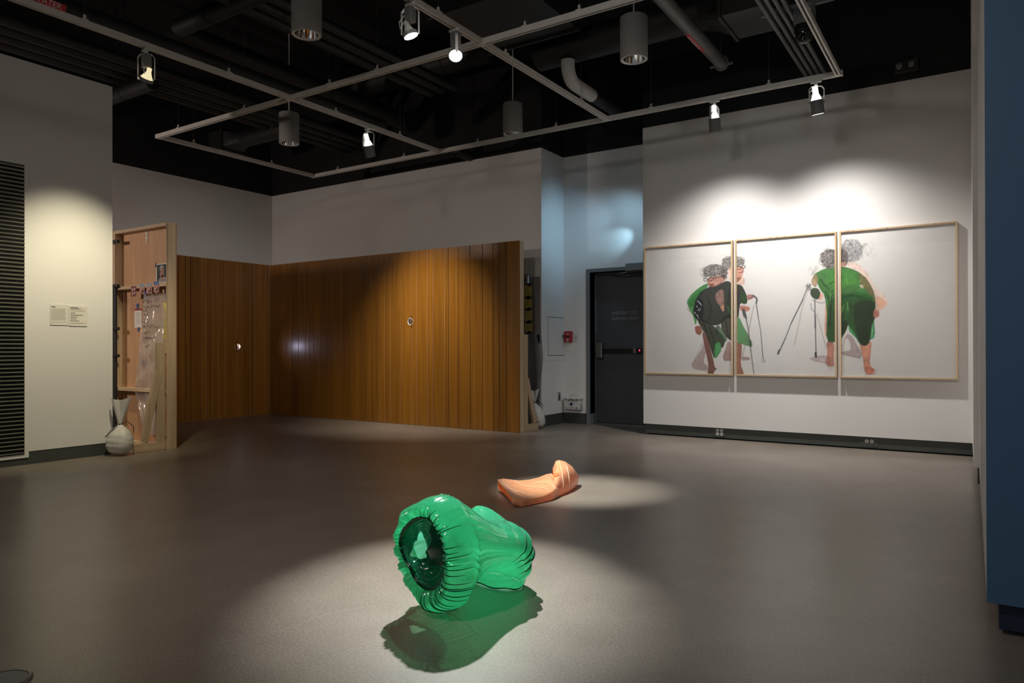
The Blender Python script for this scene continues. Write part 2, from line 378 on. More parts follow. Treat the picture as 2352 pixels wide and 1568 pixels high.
# ------------------------------------------------------------------ ceiling grid of lighting track
TZ = 3.66; XS = [-8.415, -5.978, -3.537, -1.112]; YS = [4.932, 7.372]
def U(mb, p0, p1, wd=.046, ht=.048, sl=.016):
    """track extrusion: inverted channel with a slot along its underside"""
    p0, p1 = Vector(p0), Vector(p1); t = (p1-p0).normalized(); a = t.cross(Vector((0, 0, 1))); z = Vector((0, 0, 1))
    prof = [(-wd/2, 0), (-sl/2, 0), (-sl/2, .016), (sl/2, .016), (sl/2, 0), (wd/2, 0), (wd/2, ht), (-wd/2, ht)]
    k = len(prof); vv = [p+a*x+z*y for p in (p0, p1) for x, y in prof]
    return mb.add(vv, [(i, (i+1) % k, k+(i+1) % k, k+i) for i in range(k)]+[(0, 1, 2, 7), (2, 3, 6, 7), (3, 4, 5, 6), (k, k+7, k+2, k+1), (k+2, k+7, k+6, k+3), (k+3, k+6, k+5, k+4)])
track = thing('lighting_track_grid', 'white suspended lighting track grid hanging under the black ceiling', 'lighting track', (XS[1], YS[0], TZ))
def rail(p0, p1):
    r = U(MB(), (*p0, TZ), (*p1, TZ)).build('rail', M['track'], track)
    p0, p1 = Vector((*p0, TZ+.0145)), Vector((*p1, TZ+.0145)); t = (p1-p0).normalized()*.02
    MB().bar(p0+t, p1-t, .015, .003).build('slot', M['slot'], r)
g = .04
for y in YS:
    for x0, x1 in zip(XS[:-1], XS[1:]): rail((x0+g, y), (x1-g, y))
for i, x in enumerate(XS): rail((x, YS[0]+g), (x, YS[1]-g))
rail((XS[1], -1.0), (XS[1], YS[0]-g)); rail((XS[2], -1.0), (XS[2], YS[0]-g)); rail((XS[3], -1.0), (XS[3], YS[0]-g))
for x in XS:
    for y in YS:
        b = MB().box(x-g, x+g, y-.023, y+.023, TZ+.001, TZ+.049)
        if y == YS[0] or True: b.box(x-.023, x+.023, y-g if not (y == YS[0] and x == XS[0]) else y, y+(g if y == YS[0] else .0)+.0, TZ, TZ+.048)
        b.build('connector', M['track'], track)
def hanger(x, y):
    h = MB().box(x-.025, x+.025, y-.022, y+.022, TZ+.049, TZ+.058).lathe([(.012, 0), (.012, .035), (.004, .04)], 10, (x, y, TZ+.058)).build('hanger', M['track'], track, bevel=.002)
    MB().tube([(x, y, TZ+.09), (x, y, CEIL)], .0022, 5).build('wire', M['wire'], h)
for x, y in [(-5.978, 2.89), (-5.978, 4.2), (-5.978, 5.55), (-5.978, 6.6), (-8.0, 4.932), (-6.75, 4.932), (-5.4, 4.932), (-4.75, 4.932), (-3.1, 4.932), (-2.6, 4.932),
             (-8.415, 5.4), (-8.415, 6.6), (-7.9, 7.372), (-6.6, 7.372), (-5.35, 7.372), (-4.2, 7.372), (-3.0, 7.372), (-1.75, 7.372), (-3.537, 4.35), (-3.537, 5.3), (-3.537, 6.75), (-1.112, 5.9)]:
    hanger(x, y)

# ------------------------------------------------------------------ track spotlights
def spot(label, x, y, head, aim, kind, yoke, power, ang, col=(1, .95, .88), glow=25, blend=.6, rad=.045):
    """kind: 'open' lamp in a ring / 'snoot' lamp in a grey tube; yoke = horizontal direction of the yoke's width"""
    t = thing('track_spotlight', label, 'spotlight', (x, y, TZ), 'spotlights on the ceiling track')
    yk = Vector(yoke).normalized(); hd = Vector(head); am = (Vector(aim)-hd).normalized(); top = Vector((hd.x, hd.y, TZ-.045))
    along = Vector((-yk.y, yk.x, 0))
    MB().box(x-.05, x+.05, y-.016, y+.016, TZ-.022, TZ).box(x-.014, x+.014, y-.014, y+.014, TZ-.045, TZ-.02).build('adapter', M['fixture'], t, bevel=.003)
    hw = .068
    path = [hd-yk*hw, hd-yk*hw+Vector((0, 0, (top.z-hd.z)-.03)), top-yk*(hw-.022)-Vector((0, 0, .004)), top, top+yk*(hw-.022)-Vector((0, 0, .004)), hd+yk*hw+Vector((0, 0, (top.z-hd.z)-.03)), hd+yk*hw]
    b = MB()
    for p, q in zip(path[:-1], path[1:]):
        if abs((q-p).z) > .05: b.bar(p, q, .022, .005, up=yk)
        else: b.bar(p, q, .022, .005, up=(0, 0, 1) if abs((q-p).normalized().z) < .9 else yk)
    b.build('yoke', M['fixture'], t)
    bk = hd-am*.02
    if kind == 'open':
        dm = (top+hd)/2+along*.0+Vector((0, 0, .045))
        MB().box(dm.x-.034, dm.x+.034, dm.y-.03, dm.y+.03, dm.z-.055, dm.z+.055).build('driver_box', M['driver'], t, bevel=.004)
        b = MB().lathe([(.052, -.012), (.057, -.012), (.057, .016), (.052, .016), (.052, -.012)], 28, hd, am)
        for s in (-1, 1): b.tube([hd+yk*.055*s, hd+yk*.07*s], .006, 8)
        b.build('lamp_ring', M['driver'], t, smooth=True)
        MB().lathe([(.018, -.10), (.02, -.07), (.030, -.045), (.050, -.005), (.050, .004)], 24, hd, am, capb=True).build('lamp_body', M['lampglow'] if power < 400 else M['fixture'], t, smooth=True)
        lens = MB().lathe([(.050, .004), (.046, .014), (.03, .022), (.012, .026), (.001, .027)], 24, hd, am)
        front = hd+am*.05
    else:
        b = MB().lathe([(.053, -.02), (.058, -.02), (.060, .0), (.060, .115), (.056, .115), (.054, .0), (.053, -.02)], 28, hd, am)
        for s in (-1, 1): b.tube([hd+yk*.056*s, hd+yk*.078*s], .006, 8)
        b.build('snoot', M['fixgrey'], t, smooth=True)
        MB().lathe([(.022, -.15), (.026, -.148), (.028, -.075), (.032, -.07), (.05, -.022)], 24, hd, am, capb=True).build('lamp_body', M['lampglass'], t, smooth=True)
        lens = MB().lathe([(.052, .02), (.03, .028), (.001, .03)], 24, hd, am)
        front = hd+am*.06
    m = pm('lamp_lens_glow', (.9, .9, .85), .3, emit=(col, glow))
    lens.build('lens', m, t, smooth=True)
    lp = hd-am*.10
    MB().tube([Vector((x, y, TZ-.04)), top-yk*.03-Vector((0, 0, .03)), lp-yk*.05, lp-yk*.045-Vector((0, 0, .05)), lp-yk*.01], .0045, 6).build('cable', M['fixture'], t, smooth=True)
    l = light('beam', 'SPOT', front, front+am, power, col, spot_size=R(ang), spot_blend=blend, shadow_soft_size=rad)
    l.parent = t; l.matrix_parent_inverse = WLD[t.name].inverted()
    return t
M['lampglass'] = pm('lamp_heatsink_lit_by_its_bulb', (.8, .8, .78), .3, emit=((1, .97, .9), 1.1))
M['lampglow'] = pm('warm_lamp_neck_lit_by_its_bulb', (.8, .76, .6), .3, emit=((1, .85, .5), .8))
COOL = (.97, 1, .95); WARM = (1, .90, .62)
spot('track spotlight with bare glaring lamp, left of the two white-hot ones near the photo top', XS[2], 4.03, (XS[2], 4.02, 3.42), (-2.56, 4.82, .02), 'open', (1, .35, 0), 1250, 23, COOL, 60, 1.0)
spot('track spotlight with bare glaring lamp, nearest the track crossing above the orange piece', XS[2], 4.56, (XS[2], 4.57, 3.455), (-1.98, 2.55, .02), 'open', (.7, -.7, 0), 1900, 26, COOL, 60, 1.0)
spot('yellowish open yoke spotlight aimed at the white wall with the text card', XS[1], 3.39, (XS[1]-.01, 3.40, 3.40), (XL, 3.48, 1.35), 'open', (1, .9, 0), 270, 58, WARM, 14, 1.0)
spot('track spotlight with dark tube shade aimed at the wood panelling', XS[1], 6.05, (XS[1], 6.06, 3.44), (-6.45, 7.55, .70), 'snoot', (1, .35, 0), 420, 70, (1, .93, .82), 10, 1.0)
spot('track spotlight with tilted grey shade left of the pair over the framed drawings', -2.30, YS[1], (-2.31, YS[1]+.03, 3.46), (-2.42, YB, .35), 'snoot', (.35, 1, 0), 250, 118, (1, .97, .935), 10, 1.0)
spot('track spotlight with upright grey shade in the far right corner of the track', -1.31, YS[1], (-1.31, YS[1]+.03, 3.46), (-1.12, YB, .35), 'snoot', (1, .35, 0), 250, 118, (1, .97, .935), 10, 1.0)

# ------------------------------------------------------------------ pendant downlights
def pendant(label, x, y, z0):
    t = thing('pendant_downlight', label, 'pendant light', (x, y, z0), 'grey cylinder pendant downlights'); r = .127; h = .39; o = (x, y, z0)
    MB().lathe([(r-.012, .0), (r, .0), (r, h-.004), (r-.004, h), (.03, h), (.012, h+.012)], 40, o, capt=True).build('housing', M['cylgrey'], t, smooth=True)
    MB().lathe([(r-.030, .004), (r-.012, -.002), (r-.008, .004)], 40, o).build('trim_ring', M['rim'], t, smooth=True)
    MB().lathe([(r-.030, .004), (r-.036, .05), (r-.05, .10), (r-.075, .15), (.03, .17)], 40, o, capt=True).build('reflector', M['chrome'], t, smooth=True)
    MB().tube([(x, y, z0+h), (x, y, CEIL)], .009, 8).build('stem', M['track'], t, smooth=True)
pendant('grey cylinder pendant downlight cut off by the top edge of the photo', -4.816, 4.14, 3.77)
pendant('grey cylinder pendant downlight nearest the red-labelled pipe', -2.663, 6.13, 3.746)
pendant('grey cylinder pendant downlight hanging just below the left track crossing', -7.47, 6.134, 3.731)
pendant('grey cylinder pendant downlight in front of the back wall beside the recess', -5.03, 7.70, 3.84)

# ------------------------------------------------------------------ ducts and pipes under the black ceiling
def pipe(name, label, cat, p0, p1, r, mat='duct', group=None, n=20, hang=True):
    t = thing(name, label, cat, p0, group)
    MB().tube([p0, p1], r, n).build('pipe_run', M[mat], t, smooth=True)
    if hang:
        d = Vector(p1)-Vector(p0); L_ = d.length; u = d.normalized(); k = max(2, int(L_/1.5))
        for i in range(k):
            q = Vector(p0)+u*(L_*(i+.5)/k)
            MB().lathe([(r+.001, -.015), (r+.004, -.015), (r+.004, .015), (r+.001, .015)], n, q, u).tube([q+Vector((0, 0, r)), Vector((q.x, q.y, CEIL))], .004, 5).build('clamp', M['duct'], t)
    return t
pipe('round_duct', 'large black round duct running in depth, beyond the left track', 'duct', (-7.25, 4.4, 4.5), (-7.25, 8.25, 4.5), .13, 'ductgrey')
pipe('round_duct', 'large black round duct crossing along the back wall, behind the track lines', 'duct', (-8.3, 7.62, 4.98), (-5.3, 7.62, 4.98), .17, 'ductgrey')
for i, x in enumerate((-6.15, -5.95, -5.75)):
    pipe('ceiling_pipe', ['leftmost', 'middle one', 'rightmost'][i]+' of three parallel black pipes above the centre of the track grid', 'pipe', (x, 2.2, 4.5), (x, 7.4, 4.5), .055, 'ductgrey', 'black ceiling pipes')
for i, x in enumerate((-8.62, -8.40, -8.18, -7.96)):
    pipe('ceiling_pipe', ['outermost', 'second from the outside', 'third from the outside', 'innermost'][i]+' of four black pipes over the left white wall', 'pipe', (x, 0.6, 4.3), (x, 8.2, 4.3), .06, 'ductgrey', 'black ceiling pipes')
pipe('ceiling_pipe', 'black pipe rising across to the right at the upper left, above the left track', 'pipe', (-7.12, 4.4, 4.5), (-4.95, 4.4, 4.5), .095, 'ductgrey', 'black ceiling pipes')
pipe('ceiling_pipe', 'black cross pipe emerging behind the top corner of the left white wall', 'pipe', (-10.4, 4.6, 4.15), (-7.98, 4.6, 4.15), .08, 'ductgrey', 'black ceiling pipes')
pipe('ceiling_pipe', 'black pipe end poking out at the top edge of the white back wall', 'pipe', (-6.17, 7.98, 3.86), (-6.17, 8.32, 3.86), .07, 'duct', 'black ceiling pipes')
# round ducts with a flared transition into a rectangular end
def flared(label, x0, x1, x2, dy, dz, r, hy, hz):
    t = thing('flared_duct', label, 'duct', (x0, dy, dz))
    MB().tube([(x0, dy, dz), (x1, dy, dz)], r, 28).build('round_section', M['ductgrey'], t, smooth=True)
    P = []; d = (x2-x1)/abs(x2-x1)
    for k, (x, f) in enumerate([(x1, 0), (x1+.12*d, .35), (x1+.27*d, 1)]):
        row = []
        for j in range(28):
            a = 2*math.pi*j/28; c, s_ = math.cos(a), math.sin(a); m_ = max(abs(c), abs(s_))
            row.append((x, dy+r*c*(1-f)+hy*c/m_*f, dz+r*s_*(1-f)+hz*s_/m_*f))
        P.append(row)
    MB().grid(P, closev=True).build('transition', M['ductgrey'], t)
    MB().box(x1+.27*d, x2, dy-hy, dy+hy, dz-hz, dz+hz).build('rectangular_section', M['ductgrey'], t)
    MB().box(x1+.25*d, x1+.28*d, dy-hy-.02, dy+hy+.02, dz-hz-.02, dz+hz+.02).build('flange', M['ductgrey'], t)
    MB().tube([(x0, dy, dz+r), (x0, dy, CEIL)], .006, 6).build('hanger_rod', M['wire'], t)
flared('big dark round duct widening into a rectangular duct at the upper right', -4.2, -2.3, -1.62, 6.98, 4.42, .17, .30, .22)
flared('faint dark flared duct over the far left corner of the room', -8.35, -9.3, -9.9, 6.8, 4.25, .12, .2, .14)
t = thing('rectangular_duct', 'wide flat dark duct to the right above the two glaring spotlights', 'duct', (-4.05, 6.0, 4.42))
MB().box(-4.62, -3.5, 5.55, 6.6, 4.42, 4.85).build('duct_body', M['ductgrey'], t)
MB().box(-4.65, -3.47, 5.52, 5.56, 4.39, 4.88).build('duct_flange', M['ductgrey'], t)
MB().box(-4.65, -3.47, 6.58, 6.61, 4.39, 4.88).build('duct_flange', M['ductgrey'], t)
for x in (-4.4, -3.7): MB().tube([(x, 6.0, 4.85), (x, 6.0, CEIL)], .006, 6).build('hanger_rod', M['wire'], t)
# red-labelled pipe
t = pipe('sprinkler_pipe', 'dark grey pipe with red label band and end clamp, upper right', 'pipe', (-2.25, 3.2, 4.06), (-2.25, 7.45, 4.06), .065, 'conduitdk', None, 20, False)
MB().lathe([(.066, 0), (.078, 0), (.078, .03), (.066, .03)], 20, (-2.25, 7.43, 4.06), (0, 1, 0)).box(-2.37, -2.13, 7.44, 7.46, 4.03, 4.05).build('end_clamp', M['steel'], t)
MB().tube([(-2.25, 7.44, 4.12), (-2.25, 7.44, CEIL)], .006, 6).build('hanger_rod', M['wire'], t)
lab = MB()
for k in range(5):
    a0, a1 = math.pi*(1.27+.05*k), math.pi*(1.27+.05*(k+1))
    lab.add([(-2.25+.0665*math.cos(a), yy, 4.06+.0665*math.sin(a)) for a, yy in ((a0, 6.44), (a1, 6.44), (a1, 6.90), (a0, 6.90))], [(0, 1, 2, 3)])
lab.build('label_band', M['redlabel'], t)
al = math.pi*1.395; nrm = Vector((math.cos(al), 0, math.sin(al)))
text('label_lettering', 'FIRE SPRINKLER', .044, Vector((-2.25, 6.67, 4.06))+nrm*.0685, (0, 1, 0), (math.sin(al), 0, -math.cos(al)), M['lightink'], t, stretch=1.1)
# white elbow pipe
t = thing('white_pipe', 'short white plastic elbow pipe near the recess, under the black duct', 'pipe', (-3.78, 6.95, 4.03))
pp = [(-3.78, 6.9, 4.245), (-3.78, 6.9, 4.19)]+[(-3.78, 6.9+.16*(1-math.cos(a)), 4.19-.16*math.sin(a)) for a in (.3, .6, .9, 1.2, 1.57)]+[(-3.78, 7.48, 4.03)]
MB().tube(pp, .075, 22).build('elbow', M['pipewhite'], t, smooth=True)
MB().tube([(-3.78, 7.48, 4.03), (-3.78, 8.3, 4.03)], .068, 20).build('black_tail', M['duct'], t, smooth=True)
# conduits beside the right-hand track, and the dome camera on its strut
for i, x in enumerate((-1.545, -1.485, -1.425, -1.365)):
    pipe('conduit', ['leftmost', 'second from left', 'third from left', 'rightmost'][i]+' of four thin grey conduits beside the right track', 'conduit', (x, 3.5, 4.0), (x, 8.3, 4.0), .021, 'conduit', 'grey conduits', 12, False)
DCX, DCY, DCZ = -1.255, 6.55, 3.79
t = thing('dome_camera', 'black dome security camera on a strut beside the right-hand track', 'security camera', (DCX, DCY, DCZ))
MB().box(-1.62, -1.02, DCY-.02, DCY+.02, 4.03, 4.07).build('strut', M['conduit'], t)
for x in (-1.6, -1.05): MB().tube([(x, DCY, 4.07), (x, DCY, CEIL)], .006, 6).build('rod', M['wire'], t)
MB().box(DCX-.08, DCX+.08, DCY-.07, DCY+.07, 3.87, 4.03).build('mount_box', M['fixgrey'], t, bevel=.005)
MB().lathe([(.0, .08), (.075, .08), (.085, .05), (.085, 0), (.078, 0)], 28, (DCX, DCY, DCZ)).build('camera_housing', M['blackpl'], t, smooth=True)
MB().lathe([(.078, 0)]+[(.078*math.cos(a), -.078*math.sin(a)) for a in (.3, .6, .9, 1.2, 1.45)]+[(.002, -.078)], 28, (DCX, DCY, DCZ)).build('dome', M['domepl'], t, smooth=True)
MB().lathe([(.0, -.05), (.03, -.045), (.035, 0)], 16, (DCX, DCY, DCZ)).build('camera_lens', M['blackpl'], t, smooth=True)
# emergency light on the black wall band
t = thing('emergency_light', 'black twin head emergency light on the black wall above the drawings', 'emergency light', (-.61, YB-.08, 3.88))
MB().box(-.72, -.50, YB-.07, YB, 3.88, 4.02).build('case', M['duct'], t, bevel=.01)
for x in (-.67, -.56): MB().lathe([(.0, .0), (.026, .003), (.032, .02), (.026, .05)], 18, (x, YB-.12, 3.94), (0, 1, 0)).build('lamp_head', M['fixgrey'], t, smooth=True)
# water pipe with its red label at the upper left
WX, WZ = -6.64, 4.045
t = pipe('water_pipe', 'black pipe with red hot water label at the top left corner', 'pipe', (WX, .5, WZ), (WX, 7.0, WZ), .08, 'duct', None, 20, False)
lab = MB()
for k in range(10):
    a0, a1 = -math.pi*.45+.13*k, -math.pi*.45+.13*(k+1)
    lab.add([(WX+.0815*math.cos(a), yy, WZ+.0815*math.sin(a)) for a, yy in ((a0, 2.2), (a1, 2.2), (a1, 3.02), (a0, 3.02))], [(0, 1, 2, 3)])
lab.build('label_band', M['redlabel'], t)
al = -math.pi*.15; nrm = Vector((math.cos(al), 0, math.sin(al)))
text('label_lettering', 'HOT. WATER', .068, Vector((WX, 2.985, WZ))+nrm*.0835, (0, 1, 0), (-math.sin(al), 0, math.cos(al)), M['lightink'], t, align='RIGHT', stretch=.95)

# ------------------------------------------------------------------ wood-panelled stage flats
FH = 2.44; FW = 1.22; GAPW = .007
def plank_widths(seed):
    rr = random.Random(seed); ws = []
    while sum(ws) < FW-.10: ws.append(rr.choice([.075, .095, .115, .135, .165, .20]))
    k = FW/sum(ws); return [w_*k for w_ in ws]
PM = {}
def plank_mesh(wd):
    """one panelling board, 5 mm thick with eased long edges; local x across, y outwards (-), z up"""
    key = round(wd, 4)
    if key in PM: return PM[key]
    h = FH; a = wd/2-GAPW/2; c = .0018
    prof = [(-a, 0), (-a, -.003), (-a+c, -.005), (a-c, -.005), (a, -.003), (a, 0)]
    vv = [(x, y, z) for z in (0.004, h) for x, y in prof]; n = 6
    me = bpy.data.meshes.new('plank'); me.from_pydata(vv, [], [(i, (i+1) % n, n+(i+1) % n, n+i) for i in range(n)]+[tuple(range(n))[::-1], tuple(range(n, 2*n))])
    me.materials.append(M['plank']); PM[key] = me; return me
def hole_mesh(wd, hx, hz, r):
    me_b = MB(); a = wd/2-GAPW/2; n = 28
    for y in (-.005, 0):
        k = len(me_b.v)
        me_b.v += [(hx+r*math.cos(2*math.pi*i/n), y, hz+r*math.sin(2*math.pi*i/n)) for i in range(n)]
        sq = []
        for i in range(n):
            c_, s_ = math.cos(2*math.pi*i/n), math.sin(2*math.pi*i/n); m_ = max(abs(c_)/1, abs(s_)/1)
            x = max(-a, min(a, hx+(c_/m_)*(2*a))); z = hz+s_/m_*.09
            sq.append((x, y, z))
        me_b.v += sq
        fs = [(k+i, k+(i+1) % n, k+n+(i+1) % n, k+n+i) for i in range(n)]
        me_b.f += fs; me_b.m += [0]*len(fs)
    me_b.box(-a, a, -.005, 0, .004, hz-.09).box(-a, a, -.005, 0, hz+.09, FH)
    me = bpy.data.meshes.new('plank'); me.from_pydata(me_b.v, [], me_b.f); me.materials.append(M['plank']); return me
def add_mesh(name, me, parent, loc):
    o = bpy.data.objects.new(name, me); C.objects.link(o); o.parent = parent; o.location = loc; WLD[o.name] = W(parent) @ Matrix.Translation(loc); return o
def flat(label, loc, rotz, seed, hole=None, studs=True, wd=FW):
    """local: x along the face (0..wd), panelled face towards -y, raw timber frame behind (+y)"""
    t = thing('wood_panelled_flat', label, 'stage flat', loc, 'wood panelled stage flats', rotz); Wm = WLD[t.name]
    def P(mb): mb.v = [tuple(Wm @ Vector(p)) for p in mb.v]; return mb
    if hole is None: b = MB().box(.0, wd, 0, .007, 0, FH)
    else:
        b = MB().box(0, hole[0]-.06, 0, .007, 0, FH).box(hole[0]+.06, wd, 0, .007, 0, FH).box(hole[0]-.06, hole[0]+.06, 0, .007, 0, hole[1]-.06).box(hole[0]-.06, hole[0]+.06, 0, .007, hole[1]+.06, FH)
    bb = P(b).build('backing_board', M['ply'], t)
    sm = MB().box(.001, wd-.001, -.0008, 0, 0.004, FH-.001) if hole is None else None
    if sm: P(sm).build('dark_groove', M['seam'], t)
    x = 0
    for w_ in plank_widths(seed):
        if x > wd-.03: break
        w2 = min(w_, wd-x)
        if hole and x <= hole[0] < x+w2: me = hole_mesh(w2, hole[0]-x-w2/2, hole[1], hole[2])
        else: me = plank_mesh(w2)
        add_mesh('plank', me, t, (x+w2/2, -.0008, 0)); x += w_
    d0, d1, s = .007, .096, .038
    def st(x0, x1, z0, z1, mat): P(MB().box(x0, x1, d0, d1, z0, z1)).build('stud', M[mat], t, bevel=.002)
    if studs:
        st(0, s, 0, FH, 'pine'); st(wd-s, wd, 0, FH, 'pine')
        st(s, wd-s, FH-s, FH, 'pineh'); st(s, wd-s, 0, s, 'pineh'); st(s, wd-s, 1.755, 1.755+s, 'pineh'); st(s, wd-s, .60, .60+s, 'pineh')
    return t
BY, BX = 7.60, -9.745
names = ['fourth from the right', 'third from the right', 'second from the right', 'rightmost']
for i in range(4):
    x0 = -4.865-FW*(4-i)
    # peephole in the flat that spans x = -6.69
    hole = (-6.69-x0, 1.452, .052) if x0 <= -6.69 < x0+FW else None
    flat('orange brown wood panelled flat of the back row, '+names[i]+(', with a peephole' if hole else ''), (x0, BY, 0), 0, 11+i, hole)
for i in range(2):
    y0 = 7.5935-FW*(2-i)        # face towards +x : local x runs along +y
    hole = (6.99-y0, 1.105, .052) if y0 <= 6.99 < y0+FW else None
    flat('orange brown wood panelled flat of the left row, '+('nearest the inner corner, with a peephole' if i else 'next to the raw framed flats'), (BX, y0, 0), R(90), 31+i, hole)
flat('narrow orange brown wood panelled flat filling the left row behind the raw framed flats', (BX, 4.50, 0), R(90), 41, None, True, .63)
# raw backs seen from the front: panelled face towards +y
NF = [flat('raw framed back of the right hand flat, papers taped to it, beside the white wall', (-7.27, 4.46, 0), R(180), 51, None, True, 1.115),
      flat('raw framed back of the left hand flat, mostly hidden by the white wall', (-8.388, 4.46, 0), R(180), 52)]
# what the peepholes show: a lit box with a camera lens and red trim / a small close-up print
t = thing('peephole_camera', 'small black lens in a lit box behind the left peephole, red strip below it', 'camera', (BX-.09, 6.99, 1.06))
MB().box(BX-.16, BX-.15, 6.85, 7.13, .97, 1.25).build('back_card', M['ply'], t)
MB().box(BX-.15, BX-.012, 6.85, 6.86, .97, 1.25).box(BX-.15, BX-.012, 7.12, 7.13, .97, 1.25).box(BX-.15, BX-.012, 6.85, 7.13, .97, .98).build('box_sides', M['paper'], t)
MB().lathe([(.0, 0), (.016, .002), (.019, .02), (.012, .03)], 16, (BX-.03, 6.972, 1.108), (-1, 0, 0)).build('lens', M['blackpl'], t, smooth=True)
MB().box(BX-.04, BX-.02, 6.94, 7.04, 1.055, 1.080).build('red_strip', M['red'], t, bevel=.004)
MB().lathe([(.046, 0), (.0515, 0), (.0515, .016), (.046, .016), (.046, 0)], 28, (BX-.008, 6.99, 1.105), (1, 0, 0)).build('hole_liner', M['rim'], t, smooth=True)
t = thing('peephole_print', 'small close-up print seen through the right peephole', 'photo print', (-6.69, BY+.05, 1.36))
MB().box(-6.79, -6.59, BY+.05, BY+.055, 1.36, 1.55).build('print_sheet', pm('mottled_print', (.30, .25, .21), .5, noise=(45, .9)), t)
b = MB()
for x, z, w_, h_, a in ((-6.665, 1.482, .03, .008, .5), (-6.655, 1.458, .034, .010, .3), (-6.69, 1.462, .012, .03, -.3), (-6.67, 1.43, .05, .02, .2), (-6.648, 1.438, .012, .04, .1)):
    u_ = Vector((math.cos(a), 0, math.sin(a))); v_ = Vector((-math.sin(a), 0, math.cos(a))); c_ = Vector((x, BY+.0495, z))
    b.add([c_-u_*w_/2-v_*h_/2, c_+u_*w_/2-v_*h_/2, c_+u_*w_/2+v_*h_/2, c_-u_*w_/2+v_*h_/2], [(0, 1, 2, 3)])
b.build('dark_marks', M['ink'], t)
MB().lathe([(.046, 0), (.0515, 0), (.0515, .016), (.046, .016), (.046, 0)], 28, (-6.69, BY-.008, 1.452), (0, 1, 0)).build('hole_liner', M['rim'], t, smooth=True)
light('peephole_lamp', 'SPOT', (BX-.005, 7.015, 1.11), (-8.98, 7.60, 1.108), 5, (.75, .74, 1), spot_size=R(75), spot_blend=.8, shadow_soft_size=.03)
light('peephole_box_lamp', 'POINT', (BX-.10, 7.07, 1.17), None, .35, (.9, .85, 1), shadow_soft_size=.01)
light('peephole_box_lamp', 'POINT', (-6.72, BY+.025, 1.50), None, .06, (1, .95, .95), shadow_soft_size=.008)
# triangular jacks that hold the flats up
def jack(label, x, y0, dirn, y1, htop, yd, zd):
    """x = plane of the jack, y0 = at the flat, y1 = far end of the foot; dirn +1/-1 along y"""
    t = thing('flat_jack', label, 'brace', (x, (y0+y1)/2, 0), 'timber jacks behind the flats'); s = .038
    MB().box(x-s/2, x+s/2, y0, y0+dirn*.089, .09, htop).build('upright', M['pine'], t, bevel=.002)
    MB().box(x-s/2, x+s/2, y0, y1, .001, .09).build('foot_plate', M['piney'], t, bevel=.002)
    MB().bar((x+.004, y0+dirn*.07, zd), (x+.004, yd, .10), .075, s-.002, up=(1, 0, 0)).build('diagonal', M['pine'], t, bevel=.002)
jack('pale timber jack with diagonal brace on the raw flat, under the left sandbag', -7.329, 4.355, -1, 4.02, 1.145, 4.13, .84)
jack('pale timber jack behind the right end of the panelled back row', -4.885, BY+.105, 1, BY+.46, 1.25, BY+.38, .68)

# papers and pictures taped on the raw flat (its board faces -y at FY)
FY = 4.4505
def sheet(mb, x0, x1, z0, z1, y=FY, th=.0012): return mb.box(x0, x1, y-th, y, z0, z1)
def tapes(t, L_, mat='tape', y=FY):
    for x, z, w_, h_, a in L_:
        u_ = Vector((math.cos(a), 0, math.sin(a))); v_ = Vector((-math.sin(a), 0, math.cos(a))); c_ = Vector((x, y-.003, z))
        MB().prism([c_-u_*w_/2-v_*h_/2, c_+u_*w_/2-v_*h_/2, c_+u_*w_/2+v_*h_/2, c_-u_*w_/2+v_*h_/2], (0, -.0006, 0)).build('tape', M[mat], t)
t = thing('portrait_photo', 'portrait photo on black taped to the raw flat, topmost of its pictures', 'photo print', (-7.53, FY, 1.80))
sheet(MB(), -7.645, -7.415, 1.80, 2.02).build('photo_border', M['paper'], t)
sheet(MB(), -7.628, -7.418, 1.815, 2.008, FY-.0013, .0004).build('photo_ground', M['blackpl'], t)
skin = pm('photo_skin', (.33, .16, .11), .5, noise=(40, .4)); hair = pm('photo_hair', (.33, .32, .33), .5, noise=(60, .3)); shirt = pm('photo_shirt', (.25, .24, .25), .5, noise=(40, .5))
def disc(mb, cx, cz, rx, rz, y, n=22): return mb.prism([(cx+rx*math.cos(2*math.pi*i/n), y, cz+rz*math.sin(2*math.pi*i/n)) for i in range(n)], (0, -.0003, 0))
disc(MB(), -7.535, 1.965, .042, .034, FY-.0018).build('printed_hair', hair, t)
disc(disc(MB(), -7.530, 1.920, .040, .058, FY-.0022), -7.515, 1.855, .022, .035, FY-.0022).build('printed_face', skin, t)
MB().prism([(-7.60, FY-.002, 1.816), (-7.43, FY-.002, 1.816), (-7.45, FY-.002, 1.86), (-7.50, FY-.002, 1.875), (-7.515, FY-.002, 1.835), (-7.55, FY-.002, 1.87), (-7.59, FY-.002, 1.85)], (0, -.0001, 0)).build('printed_shirt', shirt, t)
b = MB()
for dx, dz, rx, rz in ((-.016, .012, .009, .003), (.014, .012, .009, .003), (0, -.028, .013, .003), (0, -.008, .004, .009)): disc(b, -7.53+dx, 1.92+dz, rx, rz, FY-.0027, 10)
b.build('printed_features', M['ink'], t)
tapes(t, [(-7.645, 2.005, .02, .05, 0), (-7.43, 2.02, .018, .04, .1), (-7.652, 1.79, .016, .05, .5), (-7.53, 1.797, .035, .026, .1)], 'navytape')
